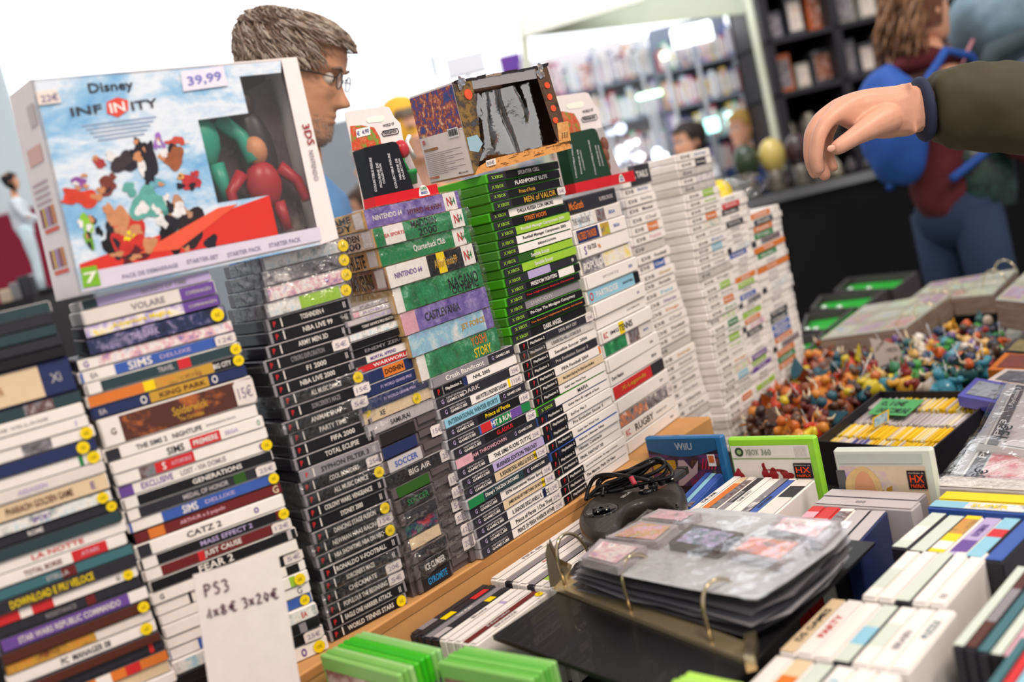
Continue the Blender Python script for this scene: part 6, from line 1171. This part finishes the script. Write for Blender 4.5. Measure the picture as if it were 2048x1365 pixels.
# ---- black stand behind: counter, shelving and its goods
BKc = M('08070a',.85,var=.3,scale=5)
ca, cb2 = aty(1455,424,4.6), aty(2250,265,4.75); zc_ = (ca.z)
T = frame(Vector((ca.x,ca.y,0)), Vector((cb2.x-ca.x,cb2.y-ca.y,0))); mb = MB(); mb.box(-.1,3.2,0,.6,0,zc_,BKc); ct = mb.build('black_counter', mat=T); tag(ct,'long black cloth-covered counter behind the market table','counter')
mb = MB(); mb.box(-.1,3.2,-.02,.03,zc_-.01,zc_+.03,M('8a8c8e',.3,metal=.6)); mb.build('metal_edge', ct)
sa = aty(1572,300,5.7); T = frame(Vector((sa.x,sa.y,0)), Vector((cb2.x-ca.x,cb2.y-ca.y,0))); mb = MB(); mb.box(0,3.0,.45,.5,0,3.2,BKc); sv = mb.build('black_shelving', mat=T); tag(sv,'tall black shelving unit with display goods behind the counter','shelving')
for x in (0,.40,1.0,1.6,2.2,2.95): mb = MB(); mb.box(x,x+.05,0,.45,0,3.2,M('26242a',.5)); mb.build('upright', sv)
ZS = []
for zz in (1.30,1.60,1.90,2.2,2.55): mb = MB(); mb.box(0,3.0,0,.45,zz,zz+.03,M('2a282e',.45)); mb.build('shelf_board', sv); ZS.append(zz+.03)
rs_ = random.Random(31); n_i = 0
for si,zz in enumerate(ZS):
    x = .07; idx = 0
    while x < 1.5:
        w = rs_.uniform(.07,.13); h = rs_.uniform(.14,.22); kind = rs_.random(); pos = ordn(idx+1); sh_n = ['bottom','second','third','fourth','top'][si]
        cent = T @ Vector((x+w/2,.12,zz+.001)); Tm = frame(cent, T.to_3x3() @ Vector((1,0,0))); mb = MB()
        if si in (0,) : col, nm, lb = (rs_.choice(['8a8478','b0a890','5a5650']),'glass_jar','grey glass jar')
        elif kind < .55: col, nm, lb = ('4a4c54','display_case','clear display case with figure')
        elif kind < .8: col, nm, lb = ('a8a498','figure_box','white boxed figure')
        else: col, nm, lb = ('c8602c','figure_box','orange and white boxed figure')
        if nm == 'glass_jar':
            mb.lathe([(.001,0),(w*.4,0),(w*.45,h*.1),(w*.45,h*.6),(w*.25,h*.8),(w*.28,h*.85),(.001,h*.86)],M(col,.15,metal=.4),12); o = mb.build(nm, mat=Tm)
        else:
            mb.box(-w/2,w/2,0,.10,0,h,M(col,.12 if nm=='display_case' else .4,metal=.25 if nm=='display_case' else 0,coat=.5),b=.003); o = mb.build(nm, mat=Tm)
            mb = MB(); mb.fq(-w*.38,w*.38,h*.12,h*.85,-.002,ART([['3a3438','8a8088','c8c0c4'],['8a2c2c','e8e0d8','d88a3c'],['2a2a34','a05a3c','d8d0c8']][idx%3],30,seed=210+idx%5)); mb.build('front_picture', o)
        tag(o,f"{lb}, {pos} on the {sh_n} shelf of the black shelving",'display item'); x += w+rs_.uniform(.008,.05); idx += 1
for (x,y,c,s,lab) in ((1535,264,'c8b060',.062,'golden'),(1586,252,'3a2428',.060,'dark brown'),(1482,272,'2c3a28',.062,'dark green'),(1622,262,'5a5050',.05,'grey')):
    p = aty(x,y,4.72); mb = MB(); mb.ell((0,0,s*1.3+.09),(s,s,s*1.35),M(c,.35,coat=.4,bump=.6,scale=60),nu=18,nv=12); mb.lathe([(.045,0),(.05,.01),(.03,.05),(.045,.10)],M('6a645c',.4,metal=.5),14); 
    o = mb.build('ornamental_egg', loc=(p.x,p.y,zc_+.03)); tag(o,f'{lab} ornamental egg on a stand on the black counter','ornament')
re = random.Random(6)
for i in range(17):
    x = 1465+i*34+re.uniform(-4,4); p = aty(x,330,4.66+re.uniform(.12,.3)); s = re.uniform(.025,.04); c = re.choice(['8a8884','5a5450','b8b098','7a6a4a','c8c4bc','4a4448']); 
    mb = MB(); mb.lathe([(.001,0),(s,0),(s*1.05,s*.4),(s*.8,s*1.8),(s*.4,s*2.4),(s*.5,s*2.6),(.001,s*2.7)],M(c,.15,metal=.5,coat=.3),12); o = mb.build('small_vase', loc=(p.x,p.y,zc_+.03)); tag(o,f"small metallic vase, {ordn(i+1)} from left on the black counter",'ornament','small vases along the black counter')
# ---- white market canopy with its poles
def plate(name, pts, m, t=.01): 
    mb = MB(); P_ = [Vector(p) for p in pts]; n = (P_[1]-P_[0]).cross(P_[2]-P_[0]).normalized()*t; N = len(P_); mb.add(P_+[p+n for p in P_],[tuple(range(N)),tuple(range(2*N-1,N-1,-1))]+[(i,i+N,(i+1)%N+N,(i+1)%N) for i in range(N)],m); return mb.build(name, fixn=True)
cn = empty('market_canopy', (aty(1260,100,5.6).x,5.6,0)); tag(cn,'white fabric market canopy on metal poles over the middle of the hall','canopy')
def ch(o): mw = o.matrix_world.copy(); o.parent = cn; o.matrix_parent_inverse = Matrix.Translation(-cn.location)
CV = M('c6ccb8',.8,var=.05); ch(plate('valance',[aty(1018,-60,5.6),aty(1505,-60,5.6),aty(1489,27,5.6),aty(1049,75,5.6)],CV)); ch(plate('roof_panel',[aty(1049,75,5.58),aty(1290,2,5.2),aty(1300,-60,5.2),aty(1018,-60,5.58)],M('eef0e4',.8)))
for a,b,r_ in (((1487,-40),(1545,243),.014),((1038,-40),(1054,140),.012)):
    p, q = aty(*a,5.45 if a[0] > 1200 else 5.6), aty(*b,5.45 if a[0] > 1200 else 5.6); q2_ = Vector((q.x,q.y,0)); mb = MB(); mb.tube([p,Vector((p.x*.5+q.x*.5,p.y,(p.z+q.z)/2)),q,q2_],.022,M('c8ccb8',.4),8); o = mb.build('pole'); ch(o)
# ---- far stalls: book racks, goods, lamps
FC = ['e8d8dc','c8485a','d88ab0','6a78b8','3a4a7a','e8c860','8ac0a8','e8e4e0','b0a0c8','d8a078','5a5a68','c0d0e0','e0e8f0','a83848']
fcn = {'e8d8dc':'pale pink','c8485a':'rose red','d88ab0':'pink','6a78b8':'periwinkle','3a4a7a':'navy','e8c860':'yellow','8ac0a8':'mint','e8e4e0':'white','b0a0c8':'lilac','d8a078':'tan','5a5a68':'grey','c0d0e0':'light blue','e0e8f0':'pale blue','a83848':'crimson'}
rf = random.Random(55)
def rack(x0, x1, d, zs, lab, rn, n, hh=.22, back='f0f0f4'):
    a, b = aty(x0,200,d), aty(x1,200,d); wdt = b.x-a.x; T = Matrix.Translation((a.x,d,0)); mb = MB(); mb.box(0,wdt,.22,.25,0,zs[-1]+.3,M(back,.7)); o = mb.build('book_rack', mat=T); tag(o,lab,'rack')
    for z in zs: mb = MB(); mb.box(0,wdt,0,.22,z-.02,z,M('8a8c98',.6)); mb.build('shelf_board', o)
    for j,z in enumerate(zs):
        for i in range(n):
            w = wdt/n; c = rf.choice(FC); h = hh*rf.uniform(.7,1.05); mb = MB(); mb.box(i*w+.002,(i+1)*w-.002,.02,.14,z+.0015,z+h,M(c,.5)); bk = mb.build('magazine', mat=T); tag(bk,f"{fcn[c]} magazine, {ordn(i+1)} on {['lowest','second','third','fourth','fifth'][j]} shelf of {rn}",'magazine',f'magazines on {rn}')
            mb = MB(); mb.fq(i*w+.006,(i+1)*w-.006,z+h*.1,z+h*.9,.018,ART([rf.choice(FC),'f0ecec',rf.choice(FC)],9,seed=rf.randint(220,240))); mb.build('cover_picture', bk)
rack(1062,1330,7.0,[1.45,1.75,2.02],'pale rack of magazines far behind under the canopy','the far middle rack',22)
rack(1335,1500,6.6,[1.25,1.5,1.74,1.98],'dark rack of magazines beside the right canopy pole','the far right rack',14,.19,'8a94a8')
rack(860,1056,8.2,[1.30,1.65,2.0],'white rack behind the yellow hooded coat','the far left rack',12,.25,'e0e4ea')
a = aty(1230,300,6.2); mb = MB(); mb.box(a.x-.55,a.x+.55,6.0,6.6,0,1.32,M('eef2fa',.5)); wt = mb.build('white_display_table'); tag(wt,'white cloth-covered display table in the far hall','table')
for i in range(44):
    x = 1135+200*rf.random(); p = aty(x,300,6.15+rf.random()*.3); s = rf.uniform(.014,.034); zz = 1.32+rf.random()*.34*(.3+.7*math.sin(math.pi*(x-1135)/200)); mb = MB(); mb.ell((0,0,s),(s,s,s),M(rf.choice(['ffffff','eef4ff','dfe8ff']),.2,emit=rf.choice([2.2,3.5,5])),nu=10,nv=7); mb.box(-.004,.004,-.004,.004,-(zz-1.32),s*.3,M('c8ccd8',.4)); o = mb.build('glass_glint', loc=(p.x,p.y,zz)); tag(o,'small glass item on the white display table, glint made to glow','lamp','glass items with glowing glints on the white display table')  # emissive globes stand in for light glinting off glass goods, not lamps
for (x,y,w,h,c,e,lab,nm) in ((1304,188,.20,.035,'c8ffd8',4,'glowing green-white bar sign in the far hall','light_bar'),(1330,111,.045,.045,'fff4d0',5,'round warm ceiling spot by the far rack','spot_lamp'),(735,132,.10,.05,'ffffff',5,'oval white lamp above the far left rack','hall_lamp'),(1425,250,.09,.09,'b8fff4',2.5,'cyan-lit screen on the far counter','screen'),(1462,236,.06,.08,'c8fff8',2.5,'smaller cyan-lit screen on the far counter','screen'),(1180,80,.14,.05,'ffffff',4,'long white lamp left under canopy edge','hall_lamp'),(1268,70,.18,.05,'ffffff',4,'long white lamp in the middle under canopy edge','hall_lamp'),(1385,68,.26,.12,'ffffff',3,'large white light panel under canopy at right','hall_light')):
    p = aty(x,y,6.8 if x < 1330 else 6.5); mb = MB(); mb.box(p.x-w/2,p.x+w/2,p.y,p.y+.03,p.z-h/2,p.z+h/2,M(c,.4,emit=e),b=.01); lo_ = mb.build(nm); tag(lo_,lab,'lamp' if 'screen' not in nm else 'screen'); mb = MB(); mb.box(p.x-.01,p.x+.01,p.y+.01,p.y+.03,0,p.z,M('c8ccd4',.5)); mb.build('stand', lo_)
figure(gpt(1362,5.6), 1.60, math.radians(200), '262a34', '1c2028', '2a2220', 'person in dark coat bending at the far white display table')
figure(gpt(1476,6.25), 1.62, math.radians(200), '20305a', '1c2440', 'b89048', 'person in navy coat beside the right canopy pole')
yl = figure(gpt(800,4.6), 1.93, math.radians(-60), 'd8a02c', '3a4048', '5a4a3a', 'person in mustard yellow hooded coat behind the carded figure', hood=True)
figure(gpt(722,5.2), 1.88, math.radians(200), 'e8e4c0', 'd8d4c0', 'e8e0a8', 'person in pale cream costume with light hair in the hall', hood=True)
figure(gpt(695,3.9), 1.60, math.radians(180), 'e8d020', '3a3a40', '4a3a32', 'person in bright yellow jacket behind the bowed man')
figure(gpt(712,2.9), 1.36, math.radians(90), '3a3230', '2a2a30', '4a3c34', 'short person with dark brown hair between starter pack and carded figure')
mb = MB(); a = aty(20,300,6.4); mb.box(a.x-2.2,a.x+.08,6.4,6.46,aty(20,425,6.4).z,4.2,M('dbe8ee',.7)); tag(mb.build('partition_panel'),'pale blue partition panel at the upper left','panel')
mb = MB(); mb.box(a.x-2.2,a.x+.05,6.34,6.39,0,aty(20,426,6.34).z,M('8a1c38',.8)); tag(mb.build('wall_hanging'),'maroon cloth band below the pale partition at left','cloth')
mb = MB(); a = aty(30,590,3.4); mb.box(a.x-1.0,a.x+.10,3.3,3.8,0,a.z-.02,M('1c1a20',.6)); lt = mb.build('side_counter'); tag(lt,'dark counter behind the leftmost stack','counter')
for i,(x,y,c) in enumerate(((5,560,'c8b8a0'),(34,575,'8a8a90'),(58,590,'3a3a44'))):
    p = aty(x,y,3.5); mb = MB(); mb.box(-.03,.02,0,.06,0,.05+.015*i,M(c,.3),b=.006); o = mb.build('storage_box', loc=(p.x,p.y,a.z-.02)); tag(o,f"{['beige','grey','black'][i]} small box on the dark counter at left",'box')
for i,(x,c,w) in enumerate(((1022,'6a3a9c',.16),(866,'2a2c30',.03),(930,'e8e8ee',.3))):
    p = aty(x,125,7.6); mb = MB(); mb.box(p.x-w/2,p.x+w/2,7.6,7.7,p.z-.09,p.z+.06,M(c,.6)); mb.box(p.x-.012,p.x+.012,7.62,7.65,0,p.z,M('8a8c98',.6)); tag(mb.build('banner_panel'),['purple banner panel by the left canopy pole','dark upright panel above the far left rack','white banner panel above the far left rack'][i],'panel')

a2 = aty(92,598,3.42); figure(Vector((a2.x,3.42,a.z-.02)), .42, math.radians(20), 'dfeaf4', 'cfe4f0', '15151c', 'small doll in white and pale blue costume with long black hair at left', hairlen=.35, nm='costumed_doll')
